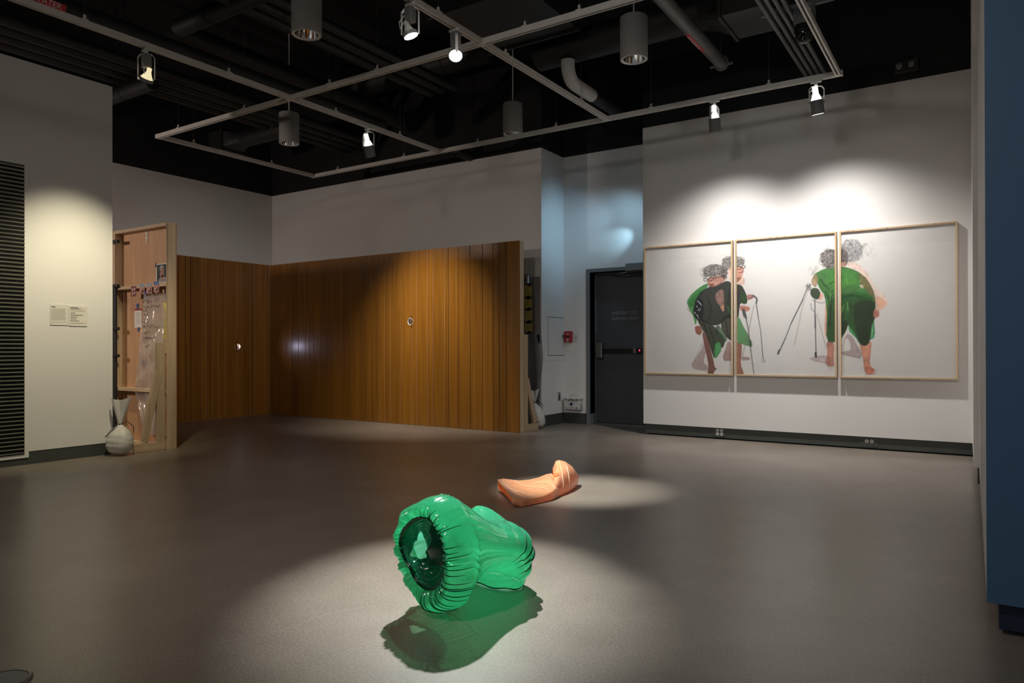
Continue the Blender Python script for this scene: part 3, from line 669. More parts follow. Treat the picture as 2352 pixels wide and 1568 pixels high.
for i, (x, z, mt) in enumerate(((-7.945, 1.725, 'dark red'), (-7.775, 1.745, 'grey topped'), (-7.63, 1.745, 'slate topped'), (-7.49, 1.755, 'blue topped'))):
    t = thing('snapshot', mt+' snapshot taped along the middle rail of the raw flat', 'photo print', (x, 4.36, z-.06), 'snapshots along the middle rail'); y = 4.362
    a, b_ = ((.17, .03, .03), (.55, .45, .40)) if i == 0 else ((.42, .19, .15), (.24, .28, .33) if i < 3 else (.05, .12, .28))
    sheet(MB(), x-.052, x+.052, z-.058, z+.058, y).build('print_sheet', pm('snapshot_print', a, .5, noise=(50, .6)), t)
    if i:
        sheet(MB(), x-.050, x+.050, z+.018, z+.057, y-.0013, .0004).build('printed_sky', pm('snapshot_sky', b_, .5), t)
        MB().prism([(x-.03, y-.0014, z-.05), (x+.04, y-.0014, z-.045), (x+.035, y-.0014, z+.005)], (0, -.0003, 0)).build('printed_figure', M['ink'], t)
    else:
        q = MB()
        for dx, dz, w_, h_ in ((-.025, .02, .02, .03), (.02, .025, .025, .025), (-.02, -.025, .018, .03), (.022, -.02, .022, .02)): sheet(q, x+dx-w_/2, x+dx+w_/2, z+dz-h_/2, z+dz+h_/2, y-.0013, .0004)
        q.build('printed_figures', pm('snapshot_pale', b_, .5), t)
t = thing('wall_tag', 'small pale tag near the top rail of the raw flat', 'paper tag', (-7.84, FY, 2.30))
sheet(MB(), -7.87, -7.81, 2.27, 2.41).build('tag_paper', pm('beige_paper', (.52, .40, .28), .8), t)
disc(disc(MB(), -7.84, 2.38, .012, .012, FY-.0014, 12), -7.84, 2.33, .02, .012, FY-.0014, 12).build('tag_print', M['paper'], t)
t = thing('note_card', 'white card with red top edge taped to the raw flat left of the film', 'note card', (-8.005, FY, 1.32))
sheet(MB(), -8.085, -7.93, 1.32, 1.53).build('card', M['paper'], t)
sheet(MB(), -8.085, -7.93, 1.515, 1.532, FY-.0013, .0004).box(-7.936, -7.93, FY-.0017, FY-.0013, 1.32, 1.53).build('red_edge', M['red'], t)
b = MB()
for k in range(9): sheet(b, -8.055, -7.965, 1.365+k*.015, 1.369+k*.015, FY-.0013, .0003)
b.build('typed_lines', pm('typed_ink', (.35, .32, .30), .8), t)
tapes(t, [(-8.02, 1.565, .045, .06, .2), (-8.0, 1.30, .03, .05, -.4)])
for k in range(2):
    t = thing('yellow_notepaper', ['long yellow lined note hanging beside the film on the raw flat', 'crumpled pale yellow scrap under the long yellow note'][k], 'note', (-7.42, FY, 1.1))
    z0, z1 = ((1.19, 1.58), (1.03, 1.19))[k]; x0, x1 = ((-7.475, -7.385), (-7.55, -7.385))[k]
    sheet(MB(), x0, x1, z0, z1, FY-.03).build('note_sheet', M['yellow'] if k == 0 else pm('pale_yellow', (.58, .48, .25), .8, noise=(30, .3)), t)
    b = MB()
    for q in range(12 if k == 0 else 5): sheet(b, x0+.008, x1-.01-.02*(q % 3), z0+.05+q*.025, z0+.054+q*.025, FY-.0313, .0003)
    b.build('handwriting', M['ink'], t)
# long crinkled film with handwriting
t = thing('crinkled_film', 'long crinkled clear film with black handwriting hanging on the raw flat', 'film sheet', (-7.60, FY, .13))
left = [(1.69, -7.845), (1.2, -7.88), (.95, -7.90), (.70, -7.965), (.60, -7.985), (.46, -7.955), (.40, -7.90), (.27, -7.82), (.16, -7.74)]
nz, nx = 130, 34; P = np.zeros((nz, nx, 3)); rg = np.random.RandomState(3)
zz = np.linspace(1.69, .135, nz); lx = np.interp(-zz, [-a for a, _ in left], [b_ for _, b_ in left]); rx = np.interp(-zz, [-1.69, -1.2, -.6, -.135], [-7.415, -7.40, -7.37, -7.36])
cr = np.zeros((nz, nx)); U_, V_ = np.meshgrid(np.linspace(0, 1, nx), np.linspace(0, 1, nz))
for k in range(46):
    fx, fz = rg.uniform(-40, 40), rg.uniform(-16, 16); ph = rg.uniform(0, 6.3)
    cr += np.abs(np.sin(fx*U_+fz*V_+ph))/46
amp = .03+.10*np.clip((V_-.12)/.3, 0, 1)
for i in range(nz):
    P[i, :, 0] = np.linspace(lx[i], rx[i], nx); P[i, :, 2] = zz[i]
P[:, :, 1] = FY-.022-.012*np.abs(np.sin(V_*16+U_*3))*np.clip(V_*3, 0, 1)-amp*(cr-cr.min())*1.6
fm = MB().grid(P).build('film_sheet', M['film'], t, smooth=True)
fb = MB()
def scribble(x, z, w_, seed, h=.02):
    rr = random.Random(seed); pts = []; u0 = 0
    while u0 < w_:
        pts.append((x+u0, FY-.062-rr.random()*.002, z+rr.uniform(-h, h))); u0 += rr.uniform(.008, .018)
    if len(pts) > 2: fb.tube(pts, .0022, 4)
for k, (z, x, w_) in enumerate([(1.60, -7.815, .14), (1.54, -7.80, .34), (1.50, -7.81, .10), (1.45, -7.80, .12), (1.41, -7.76, .06), (1.37, -7.81, .12), (1.33, -7.80, .33), (1.26, -7.78, .12), (1.20, -7.79, .24), (1.12, -7.76, .1)]): scribble(x, z, w_, k)
fb.build('handwriting', M['blackpl'], t)
tapes(t, [(-7.835, 1.675, .04, .10, .05), (-7.415, 1.675, .04, .10, -.05), (-7.89, .93, .05, .06, .3), (-7.97, .62, .06, .05, .6), (-7.50, .15, .10, .05, -.35)], y=FY-.012)
# strapped black cable run down the left edge, with black clips
t = thing('cable_bundle', 'black cable bundle clipped down the joint between the two raw flats', 'cable', (-8.31, 4.34, 0))
MB().box(-8.345, -8.285, 4.335, 4.362, .02, 1.80).build('cable_strap', M['cord'], t, bevel=.006)
for z in (2.31, 1.80, 1.31, 1.00):
    MB().box(-8.42, -8.235, 4.325, 4.363, z-.018, z+.018).build('clip', M['blackpl'], t, bevel=.004)
pts = [(-8.395+.02*math.sin(k*1.1)+.012*math.sin(k*2.7), 4.335, .05+k*.055) for k in range(18)]
MB().tube(pts, .004, 6).build('loose_wire', M['redcord'], t, smooth=True)

# ------------------------------------------------------------------ sandbags
def sandbag(label, x, y, z0, r, hb, hn, lean, seed, fold=False):
    t = thing('sandbag', label, 'sandbag', (x, y, z0), 'white poly sandbags'); rr = np.random.RandomState(seed)
    nu, nv = 40, 44; P = np.zeros((nu, nv, 3)); lx, ly = lean
    prof = [(0, .02), (.04, .55), (.14, .86), (.33, 1.0), (.52, .96), (.70, .80), (.86, .50), (.96, .22), (1.0, .13)]
    for i in range(nu):
        s = i/(nu-1); rad = np.interp(s, [p[0] for p in prof], [p[1] for p in prof])*r
        for j in range(nv):
            a = 2*math.pi*j/nv; wr = 1+.05*math.sin(3*a+seed)+.06*max(0, s-.6)/.4*math.sin(11*a+2*s)+.012*math.sin(34*s+2*math.sin(a))
            P[i, j] = (x+lx*s+rad*wr*math.cos(a), y+ly*s+rad*wr*math.sin(a)*.9, z0+.004+hb*s)
    MB().grid(P, closev=True).build('bag', M['sand'], t, smooth=True)
    nx_, ny_, nz_ = x+lx, y+ly, z0+.004+hb
    nu = 22; P = np.zeros((nu, nv, 3))
    for i in range(nu):
        s = i/(nu-1); wd = r*(.12+.62*s**.9); th = r*(.11+.05*s)
        for j in range(nv):
            a = 2*math.pi*j/nv; f = 1+.25*math.sin(7*a)*s*.3
            px_, py_ = wd*math.cos(a), th*math.sin(a)*f+.012*math.sin(3*math.cos(a)*2+2*s)*s
            e = (FR.x, FR.y)
            P[i, j] = (nx_+lx*.25*s+px_*e[0]-py_*e[1], ny_+ly*.25*s+px_*e[1]+py_*e[0], nz_+hn*s*(1+.06*math.cos(2*a))+.05*s*math.cos(a)*r)
    MB().grid(P, closev=True).build('gathered_neck', M['sand'], t, smooth=True)
    MB().lathe([(.13*r, -.008), (.17*r, 0), (.13*r, .008)], 18, (nx_, ny_, nz_)).tube([(nx_, ny_, nz_), Vector((nx_, ny_, nz_+.03))+FR*r*.5, Vector((nx_, ny_, nz_-.02))+FR*r*.95, Vector((nx_, ny_, nz_-.09))+FR*r*.98], .004, 6).tube([(nx_, ny_, nz_), Vector((nx_, ny_, nz_-.06))-FR*r*.4-FV*r*.55, Vector((nx_, ny_, nz_-.12))-FR*r*.72-FV*r*.7], .005, 6).build('tie_cord', M['cord'], t, smooth=True)
sandbag('white sandbag tied with black cord on the jack foot beside the left white wall', -7.30, 3.872, 0, .138, .31, .26, (.0, .0), 2)
sandbag('white sandbag slumped on the jack behind the right end of the panelled row', -4.95, 8.20, 0, .108, .34, .17, (-.05, -.03), 5)

# ------------------------------------------------------------------ left wall: grille and text card
t = thing('vent_grille', 'tall cream metal louvre grille set in the left white wall', 'vent grille', (XL, 3.095, .067))
G0, G1, GZ0, GZ1 = 2.0, 3.062, .10, 2.795
MB().box(XL+.0005, XL+.006, G1, G1+.036, .067, 2.835).box(XL+.0005, XL+.006, G0-.036, G1, GZ1, 2.835).box(XL+.0005, XL+.006, G0-.036, G1, .067, GZ0).box(XL+.0005, XL+.006, G0-.036, G0, GZ0, GZ1).build('grille_frame', M['grillewall'] if 'grillewall' in M else M['white'], t)
MB().box(XL-.0, XL+.001, G0, G1, GZ0, GZ1).build('dark_backing', M['gap'], t)  # black sheet stands in for the shaded hollow behind the louvres
n = 72; pitch = (GZ1-GZ0)/n
lv = MB().prism([(.002, 0, .0), (.020, 0, .010), (.0205, 0, .0125), (.002, 0, .0025)], (0, G1-G0, 0))
me = lv.build('louvre', M['grille'], t).data; first = bpy.data.objects['louvre']; first.location = Vector((0, 0, 0))
me.transform(Matrix.Translation(WLD[t.name].translation))
for k in range(n):
    loc = Vector((XL, G0, GZ0+pitch*(k+.25)))-WLD[t.name].translation
    if k == 0: first.location = loc
    else:
        o = first.copy(); C.objects.link(o); o.parent = t; o.location = loc
t = thing('wall_text_card', 'pair of white text cards on the left white wall under the yellow light', 'text card', (XL, 3.45, 1.31))
for y0, y1, dz in ((3.28, 3.449, .006), (3.451, 3.622, 0)):
    MB().box(XL+.0005, XL+.006, y0, y1, 1.305+dz, 1.505+dz).build('card', M['paper'], t)
b = MB(); rr = random.Random(5)
def tl(y0, y1, z, h): b.box(XL+.006, XL+.0065, y0, y1, z-h/2, z+h/2)
tl(3.29, 3.325, 1.49, .005); tl(3.29, 3.33, 1.482, .004)
b.build('card_heading', M['ink'], t); b = MB()
for k in range(16): tl(3.29, 3.425-rr.random()*.012, 1.468-k*.0072, .0028)
for k in range(2): tl(3.29, (3.43, 3.31)[k], 1.338-k*.008, .003)
for z, e in ((1.468, 3.60), (1.452, 3.61), (1.455, 3.58), (1.336, 3.61), (1.330, 3.59)): tl(3.463, e, z, .003)
b.build('card_body_text', pm('grey_ink', (.36, .33, .27), .8), t); b = MB()
for z, e in ((1.487, 3.535), (1.476, 3.56), (1.432, 3.51), (1.413, 3.58), (1.394, 3.525), (1.376, 3.52), (1.356, 3.545)): tl(3.463, e, z, .0055)
b.build('card_list_text', M['ink'], t)

# ------------------------------------------------------------------ recess fittings
t = thing('access_panel', 'white flush electrical access panel on the side wall of the recess', 'access panel', (XN, 8.69, .90))
X = XN
MB().box(X, X+.004, 8.445, 8.94, .90, 1.565).build('panel_frame', M['white'], t, bevel=.001)
MB().box(X+.004, X+.008, 8.50, 8.93, .975, 1.50).build('panel_door', M['white'], t, bevel=.002)
b = MB()
for y, z in ((8.495, 1.51), (8.93, 1.51), (8.495, .965), (8.93, .965)): b.lathe([(.005, 0), (.004, .003), (.0, .003)], 10, (X+.004, y, z), (1, 0, 0))
b.build('screw', M['steel'], t)
MB().box(X+.008, X+.014, 8.885, 8.92, 1.215, 1.265).lathe([(.006, 0), (.005, .008), (0, .008)], 10, (X+.014, 8.90, 1.24), (1, 0, 0)).build('latch', M['frame'], t)
MB().box(X+.0042, X+.0045, 8.492, 8.499, .968, 1.508).box(X+.0042, X+.0045, 8.492, 8.935, 1.501, 1.508).box(X+.0042, X+.0045, 8.492, 8.935, .968, .974).build('shadow_joint', M['seam'], t)
def plate(name, label, cat, y0, y1, z0, z1):
    t = thing(name, label, cat, (XN, y0, z0)); return t
t = thing('wall_socket', 'small steel wall socket with dark opening low on the recess side wall', 'wall socket', (XN, 8.80, .33))
MB().box(XN, XN+.005, 8.77, 8.84, .33, .45).build('cover_plate', M['steel'], t, bevel=.002)
MB().lathe([(.020, 0), (.018, .004), (0, .004)], 16, (XN+.005, 8.805, .385), (1, 0, 0)).build('receptacle', M['blackpl'], t)
t = thing('fire_alarm_pull', 'red fire alarm pull station on the recess wall', 'fire alarm', (-4.89, YN, 1.16))
MB().box(-4.952, -4.835, YN-.045, YN, 1.155, 1.312).build('case', M['red'], t, bevel=.006)
MB().box(-4.93, -4.86, YN-.054, YN-.045, 1.215, 1.245).build('pull_handle', pm('dark_red', (.10, .005, .008), .4), t, bevel=.003)
text('lettering', 'FIRE', .028, (-4.893, YN-.046, 1.272), (1, 0, 0), (0, 0, 1), M['lightink'], t)
MB().box(-4.90, -4.888, YN-.047, YN-.045, 1.18, 1.205).box(-4.92, -4.868, YN-.047, YN-.045, 1.165, 1.170).box(-4.925, -4.862, YN-.047, YN-.045, 1.207, 1.211).build('white_marks', M['lightink'], t)
t = thing('light_switch', 'white light switch plate right of the fire alarm', 'light switch', (-4.78, YN, 1.165))
MB().box(-4.815, -4.748, YN-.006, YN, 1.165, 1.28).build('cover_plate', M['whitepl'], t, bevel=.002)
MB().box(-4.788, -4.776, YN-.016, YN-.006, 1.212, 1.235).build('toggle', M['steel'], t, bevel=.002)
t = thing('first_aid_kit', 'white first aid case with dark blue cross hung low beside the door', 'first aid kit', (-4.80, YN-.045, .205))
K0, K1, KZ0, KZ1, KY = -4.935, -4.675, .205, .375, YN-.09
MB().box(K0, K1, KY, YN-.001, KZ0, KZ1).build('case', M['whitepl'], t, bevel=.012)
MB().box(K0-.008, K1+.012, KY-.012, YN-.02, KZ1-.022, KZ1-.004).build('lid_rim', M['whitepl'], t, bevel=.004)
MB().tube([(-4.855, KY+.03, KZ1), (-4.855, KY+.03, KZ1+.032), (-4.845, KY+.03, KZ1+.04), (-4.755, KY+.03, KZ1+.04), (-4.745, KY+.03, KZ1+.032), (-4.745, KY+.03, KZ1)], .007, 8).build('handle', M['whitepl'], t, smooth=True)
kx, kz = -4.815, .283
MB().box(kx-.028, kx+.028, KY-.002, KY, kz-.009, kz+.009).box(kx-.009, kx+.009, KY-.002, KY, kz-.028, kz+.028).build('blue_cross', M['navy'], t)
b = MB()
for a0, a1, rr_, w_ in ((35, 145, .056, .012), (225, 315, .05, .006)):
    for k in range(14):
        a = R(a0+(a1-a0)*k/14); c_ = R(a0+(a1-a0)*(k+.8)/14)
        b.prism([(kx+q*math.cos(z), KY, kz+q*math.sin(z)) for q, z in ((rr_, a), (rr_+w_, a), (rr_+w_, c_), (rr_, c_))], (0, -.002, 0))
b.build('ring_lettering', M['ink'], t)
b = MB()
for x, z, w_ in ((-4.905, .345, .02), (-4.898, .335, .012), (-4.73, .345, .035), (-4.73, .332, .02), (-4.90, .235, .022), (-4.73, .235, .022), (-4.73, .228, .022)): b.box(x-w_/2, x+w_/2, KY-.002, KY, z-.004, z+.004)
b.build('corner_marks', M['ink'], t)
MB().box(K1-.002, K1+.006, KY+.02, KY+.04, .22, .29).build('side_latch', M['steel'], t)
# back wall strip beside the recess: hanging grey film with four taped yellow notes
NY = YB
t = thing('grey_film_drop', 'long grey hazy plastic film hanging on the white wall behind the back row', 'film sheet', (-5.15, NY, .02))
nz, nx = 60, 24; P = np.zeros((nz, nx, 3))
for i in range(nz):
    z = 2.05-i/(nz-1)*2.03
    for j in range(nx):
        u_ = j/(nx-1); bul = math.exp(-((z-.95)/.28)**2)
        P[i, j] = (-5.42+.425*u_+.045*bul*u_, NY-.006-.05*bul*math.sin(math.pi*u_)-.006*(1+math.sin(u_*14+z*2)), z)
MB().grid(P).build('film_sheet', M['greyfilm'], t, smooth=True)
tapes(t, [(-5.085, 1.165, .055, .055, .75), (-5.015, 1.20, .045, .115, .04)], 'navytape', NY-.022)
for i, (z0, z1) in enumerate(((1.785, 1.935), (1.625, 1.755), (1.45, 1.595), (1.30, 1.42))):
    t = thing('yellow_note', ['topmost', 'second', 'third', 'lowest'][i]+' of four yellow notes taped in a column on the grey film', 'note', (-5.19, NY-.02, z0), 'yellow notes on the grey film')
    x0 = -5.245+.004*i; MB().box(x0, x0+.125, NY-.0235, NY-.0225, z0, z1).build('note_sheet', M['yellow'], t)
    b = MB()
    for k in range(5): b.box(x0+.02, x0+.10-.012*(k % 3), NY-.0242, NY-.0235, z0+.03+k*.02, z0+.034+k*.02)
    b.build('handwriting', pm('pencil', (.28, .22, .06), .8), t)
    tapes(t, [(x0+.065+(.02 if i == 0 else 0), z1+.008, .06, .035, .1*(i-1)), (x0+.065, z0-.012, .06, .03, .3)], 'navytape', NY-.021)
t = thing('wall_bracket', 'short white tube bracket at the top of the grey film', 'bracket', (-5.185, NY-.03, 1.97))
MB().tube([(-5.175, NY-.035, 1.965), (-5.175, NY-.035, 2.075)], .016, 12).build('tube', M['whitepl'], t, smooth=True)
MB().box(-5.32, -5.16, NY-.05, NY-.001, 2.06, 2.082).build('arm', M['steel'], t)

# baseboard sockets under the drawings
def rec(t, x, z):
    y = YB+.0195
    MB().lathe([(.019, 0), (.019, .004), (.014, .005), (.014, .003), (0, .003)], 18, (x, y, z), (0, -1, 0)).build('receptacle', M['whitepl'], t)
    MB().box(x-.007, x-.004, y-.0045, y-.003, z-.004, z+.006).box(x+.004, x+.007, y-.0045, y-.003, z-.004, z+.006).build('slot', M['blackpl'], t)
t = thing('floor_level_sockets', 'block of four round white sockets in the dark baseboard under the first two drawings', 'wall socket', (-2.555, YB+.02, .05))
MB().box(-2.63, -2.48, YB+.0165, YB+.02, .03, .128).build('cover_plate', M['base'], t)
for dx in (-.024, .024):
    for dz in (-.021, .021): rec(t, -2.555+dx, .082+dz)
t = thing('floor_level_sockets', 'pair of round white sockets in the dark baseboard under the third drawing', 'wall socket', (-.97, YB+.02, .06))
MB().box(-1.05, -.89, YB+.0165, YB+.02, .03, .128).build('cover_plate', M['base'], t)
for dx in (-.024, .024): rec(t, -.97+dx, .088)
# floor: round cover at the lower left corner and hairline cracks
t = thing('floor_box_cover', 'round dark metal floor cover cut off at the bottom left corner', 'floor cover', (-2.665, 1.03, 0))
MB().lathe([(.085, 0), (.085, .006), (.079, .010), (.072, .008)], 36, (-2.665, 1.03, 0)).build('rim', M['steel'], t, smooth=True)
MB().lathe([(.073, .001), (.072, .007), (.04, .008), (0, .008)], 36, (-2.665, 1.03, 0)).build('lid', M['fixgrey'], t, smooth=True)
fl = bpy.data.objects['floor']
def crack(pts, wd):
    b = MB(); n = len(pts); rr = random.Random(4); q = []
    for i in range(n-1):
        for k in range(4):
            f = k/4; q.append((pts[i][0]*(1-f)+pts[i+1][0]*f+rr.uniform(-.004, .004), pts[i][1]*(1-f)+pts[i+1][1]*f+rr.uniform(-.004, .004)))
    for a, c_ in zip(q[:-1], q[1:]):
        d_ = Vector((c_[0]-a[0], c_[1]-a[1], 0)).normalized(); nn = Vector((-d_.y, d_.x, 0))*wd/2
        b.add([Vector((*a, .0004))-nn, Vector((*c_, .0004))-nn, Vector((*c_, .0004))+nn, Vector((*a, .0004))+nn], [(0, 1, 2, 3)])
    b.build('filled_crack', M['grout'], fl)
crack([(-2.491, 1.289), (-2.438, 1.388), (-2.375, 1.48), (-2.355, 1.604), (-2.291, 1.707), (-2.234, 1.853), (-2.239, 1.956), (-2.223, 2.033), (-2.192, 2.099), (-2.13, 2.22)], .0014)

# ------------------------------------------------------------------ sculpture: green gathered vinyl garment
TH = R(46); E1 = FR*math.cos(TH)+FV*math.sin(TH); E2 = FR*math.sin(TH)-FV*math.cos(TH); ZU = Vector((0, 0, 1))
GO = FR*(-.356)+FV*2.90
def gp(a, e, z): return GO+E1*a+E2*e+ZU*z
green = thing('green_vinyl_garment', 'glossy see-through green vinyl garment standing crouched on the floor, gathered opening in front', 'sculpture', tuple(GO))
OUT = [(.04, .211), (-.04, .197), (-.088, .168), (-.145, .150), (-.158, .095), (-.166, .055), (-.190, -.010), (-.170, -.048), (-.140, -.092), (-.142, -.145), (-.122, -.188), (-.068, -.178), (-.058, -.214), (-.024, -.250), (.04, -.264), (.104, -.237), (.165, -.195), (.195, -.142), (.200, -.07), (.198, .0), (.192, .07), (.172, .132), (.115, .188)]
RIM = [(.04, .13), (-.03, .116), (-.088, .081), (-.132, .035), (-.14, 0), (-.112, -.052), (-.072, -.085), (-.03, -.13), (.024, -.145), (.088, -.127), (.128, -.075), (.138, .012), (.112, .069), (.08, .104)]
HOLE = [(-.05, .045), (-.075, 0), (-.105, -.045), (-.128, -.072), (-.08, -.068), (-.03, -.062), (.012, -.052), (-.01, -.015), (-.03, .02)]
def polar(poly, phis, c=(0, 0)):
    P_ = [(math.atan2(z-c[1], e-c[0]) % (2*math.pi), math.hypot(e-c[0], z-c[1])) for e, z in poly]; P_.sort()
    ang = [p[0] for p in P_]; rad = [p[1] for p in P_]
    ang = [ang[-1]-2*math.pi]+ang+[ang[0]+2*math.pi]; rad = [rad[-1]]+rad+[rad[0]]
    return np.interp(np.asarray(phis) % (2*math.pi), ang, rad)
NP = 220; PH = np.linspace(0, 2*math.pi, NP, endpoint=False)
def smooth_loop(x, k):
    for _ in range(k): x = (np.roll(x, 1)+2*x+np.roll(x, -1))/4
    return x
ro = smooth_loop(polar(OUT, PH), 14); rr_ = smooth_loop(polar(RIM, PH), 14); rh = smooth_loop(polar(HOLE, PH, (-.055, -.03)), 5)
rg = np.random.RandomState(12)
pl = sum(rg.uniform(.5, 1)*np.sin(k*PH+rg.uniform(0, 6.3)) for k in (23, 31, 38, 47, 55))/2.2       # gathered pleats
pl2 = sum(rg.uniform(.5, 1)*np.sin(k*PH+rg.uniform(0, 6.3)) for k in (9, 13, 17))/1.6
rows = []; ZC = .268
NF_ = 34
EXT = .35+.65*np.clip(np.cos(PH-.1)*.8+.4, 0, 1)          # pleats run further out on the near side
for i in range(NF_):
    f = i/(NF_-1); g_ = math.sin(math.pi/2*f); rad = rr_*(1-g_)+ro*g_; a = -.052*math.sin(math.pi*f**.8)+.075*(1-math.cos(math.pi/2*f))
    wv = (1-f*.72); lob = np.clip(-np.cos(PH-.5), 0, 1)
    da = .0100*pl*wv*min(1, f*5+.15)+.012*pl2*math.sin(math.pi*f)*(.3+lob)
    r2_ = rad+.005*pl*wv+.006*pl2*g_*lob
    rows.append([gp(a+da[j], r2_[j]*math.cos(PH[j]), ZC+r2_[j]*math.sin(PH[j])) for j in range(NP)])
BODY = [((.115, .470), (.085, .02), .214, 0), ((.17, .435), (.12, .065), .204, 0), ((.27, .362), (.17, .110), .188, 0), ((.36, .318), (.21, .130), .187, -.005), ((.45, .305), (.26, .130), .200, -.015), ((.525, .275), (.315, .115), .205, -.035), ((.570, .20), (.355, .085), .200, -.055), ((.585, .10), (.385, .045), .185, -.075), ((.570, .006), (.395, .006), .160, -.09)]
NB = 84
ks = np.linspace(0, len(BODY)-1, NB-10)
def bodyring(t):
    i = min(int(t), len(BODY)-2); f = t-i
    A_, B_ = BODY[i], BODY[i+1]; l = lambda p, q: p*(1-f)+q*f
    tp = (l(A_[0][0], B_[0][0]), l(A_[0][1], B_[0][1])); bt = (l(A_[1][0], B_[1][0]), l(A_[1][1], B_[1][1])); w_ = l(A_[2], B_[2]); ec = l(A_[3], B_[3])
    out = []
    for j, p in enumerate(PH):
        s_ = math.sin(p); c_ = math.cos(p); far = max(0, -c_)
        k = (s_+1)/2
        a = bt[0]*(1-k)+tp[0]*k; z = bt[1]*(1-k)+tp[1]*k
        bl = math.exp(-((t-4.7)/1.25)**2)
        fo = .009*math.sin(2*math.pi*(t*1.15+.30*math.sin(p+.5)+.06*math.sin(3*p)))*np.clip((t-3.0)/1.3, 0, 1)*np.clip((8.1-t)/.8, 0, 1)*(.25+.75*max(0, math.cos(p-.5)))
        wr = .0062*pl[j]*EXT[j]*math.exp(-t*.9)+.004*pl2[j]*math.exp(-t*.5)
        g_ = fo+wr
        e = ec+(w_+g_)*c_-.045*bl*far; z2 = z+g_*s_*(.6 if t < 7 else .1)+.085*bl*min(1, far*1.5)*max(0, s_+.1)
        if t > 7.6: z2 = max(z2, .005+.004*(1+math.sin(7*p)))
        out.append((a+g_*.5*max(0, s_), e, max(.004, z2)))
    return out
last = [(.075, ro[j]*math.cos(PH[j]), ZC+ro[j]*math.sin(PH[j])) for j in range(NP)]
b0 = bodyring(0)
for i in range(1, 10):
    f = i/10; f2 = f*f*(3-2*f)
    rows.append([gp(*(last[j][k]*(1-f2)+b0[j][k]*f2 for k in range(3)))+E1*.03*f*(1-f) for j in range(NP)])
for t in ks: rows.append([gp(*q) for q in bodyring(float(t))])
rows = np.array([[tuple(q) for q in r_] for r_ in rows]); rows[:, :, 2] = np.maximum(rows[:, :, 2], .003)
MB().grid(rows, closev=True).build('garment_body', M['green'], green, smooth=True)
# thin dark tubes paint crease shade: gathers fanning out from the band, and folds over the back
b = MB(); rq = random.Random(9)
def surf(i, j): return Vector(rows[i, int(j) % NP])
for k in range(30):
    j0 = NP*(-.24+.44*k/29+rq.uniform(-.006, .006)); i1 = rq.randint(14, 30) if k > 3 else 44; i1 += int(16*max(0, math.cos((k-9)/6)))
    pts = []; cen = gp(.2, 0, .25); drift = 0
    for i in range(2, i1, 2):
        q = surf(i, j0+drift*i); pts.append(q+(q-cen).normalized()*.0012)
    n_ = len(pts)
    if n_ > 3: b.tube(pts, [.0015*math.sin(math.pi*min(1, (m_+1)/n_*.9+.08))+.0005 for m_ in range(n_)], 5)
b.build('gather_shade', M['greendark'], green, smooth=True)
base_i = NF_+9
for tt, p0, p1, rad in ((4.5, -.07, .22, .0032), (5.3, -.08, .23, .004), (6.0, -.08, .21, .004), (6.7, -.07, .18, .003)):
    pts = []; n_ = 34
    for m_ in range(n_):
        p = p0+(p1-p0)*m_/(n_-1); t = tt+.12*math.sin(3*p*math.pi)
        i = base_i+int(t/(len(BODY)-1)*(NB-11)); q = surf(i, p*NP); pts.append(q+(q-gp(.35, -.03, .2)).normalized()*.001)
    b = MB().tube(pts, [rad*math.sin(math.pi*(m_+.5)/n_) for m_ in range(n_)], 6); b.build('fold_shade_line', M['greendark'], green, smooth=True)
hem = [tuple(rows[-1, j]) for j in range(0, NP, 2)]; MB().tube(hem+[hem[0]], .0035, 6, caps=False).build('rolled_hem', M['greendark'], green, smooth=True)
# layered elastic band turned into the opening
rows = []
for i in range(40):
    f = i/39; rid = .0035*math.sin(f*34)*(1-.5*f)
    row = []
    for j in range(NP):
        p = PH[j]; e0, z0 = rr_[j]*math.cos(p)*1.02, rr_[j]*math.sin(p)*1.02; e1, z1 = -.055+rh[j]*math.cos(p), -.03+rh[j]*math.sin(p)
        g_ = .0016*math.sin(70*p)*math.sin(f*17)
        row.append(gp(-.012+.055*f**.8+rid+g_, e0*(1-f)+e1*f-.035*f, ZC+z0*(1-f)+z1*f+.004*f))
    rows.append(row)
MB().grid([[tuple(q) for q in r_] for r_ in rows], closev=True).build('gathered_band', M['greendark'], green, smooth=True)['label'] = 'dark layered elastic band around the opening'
b = MB()
for f in (.0, .04):
    pts = [gp(-.016-.004*(f > 0), rr_[j]*math.cos(PH[j])*(1.02+f), ZC+rr_[j]*math.sin(PH[j])*(1.02+f)) for j in range(0, NP, 2)]; b.tube(pts+[pts[0]], .0042, 7, caps=False)
b.build('elastic_cord', M['greendark'], green, smooth=True)
# flap of the band folded across the upper right of the opening
P = []
for i in range(16):
    f = i/15; row = []
    for j in range(16):
        g = j/15; p = -.35+1.5*g; r0 = .135; e = r0*math.cos(p)*(1-f)+(.0+.055*g)*f; z = r0*math.sin(p)*(1-f)+(-.05+.09*g)*f
        row.append(tuple(gp(-.005+.03*math.sin(math.pi*f)*-.6+.01*math.sin(9*g)*f, e-.01*f, ZC+z)))
    P.append(row)
MB().grid(P).build('folded_flap', M['greendark'], green, smooth=True)

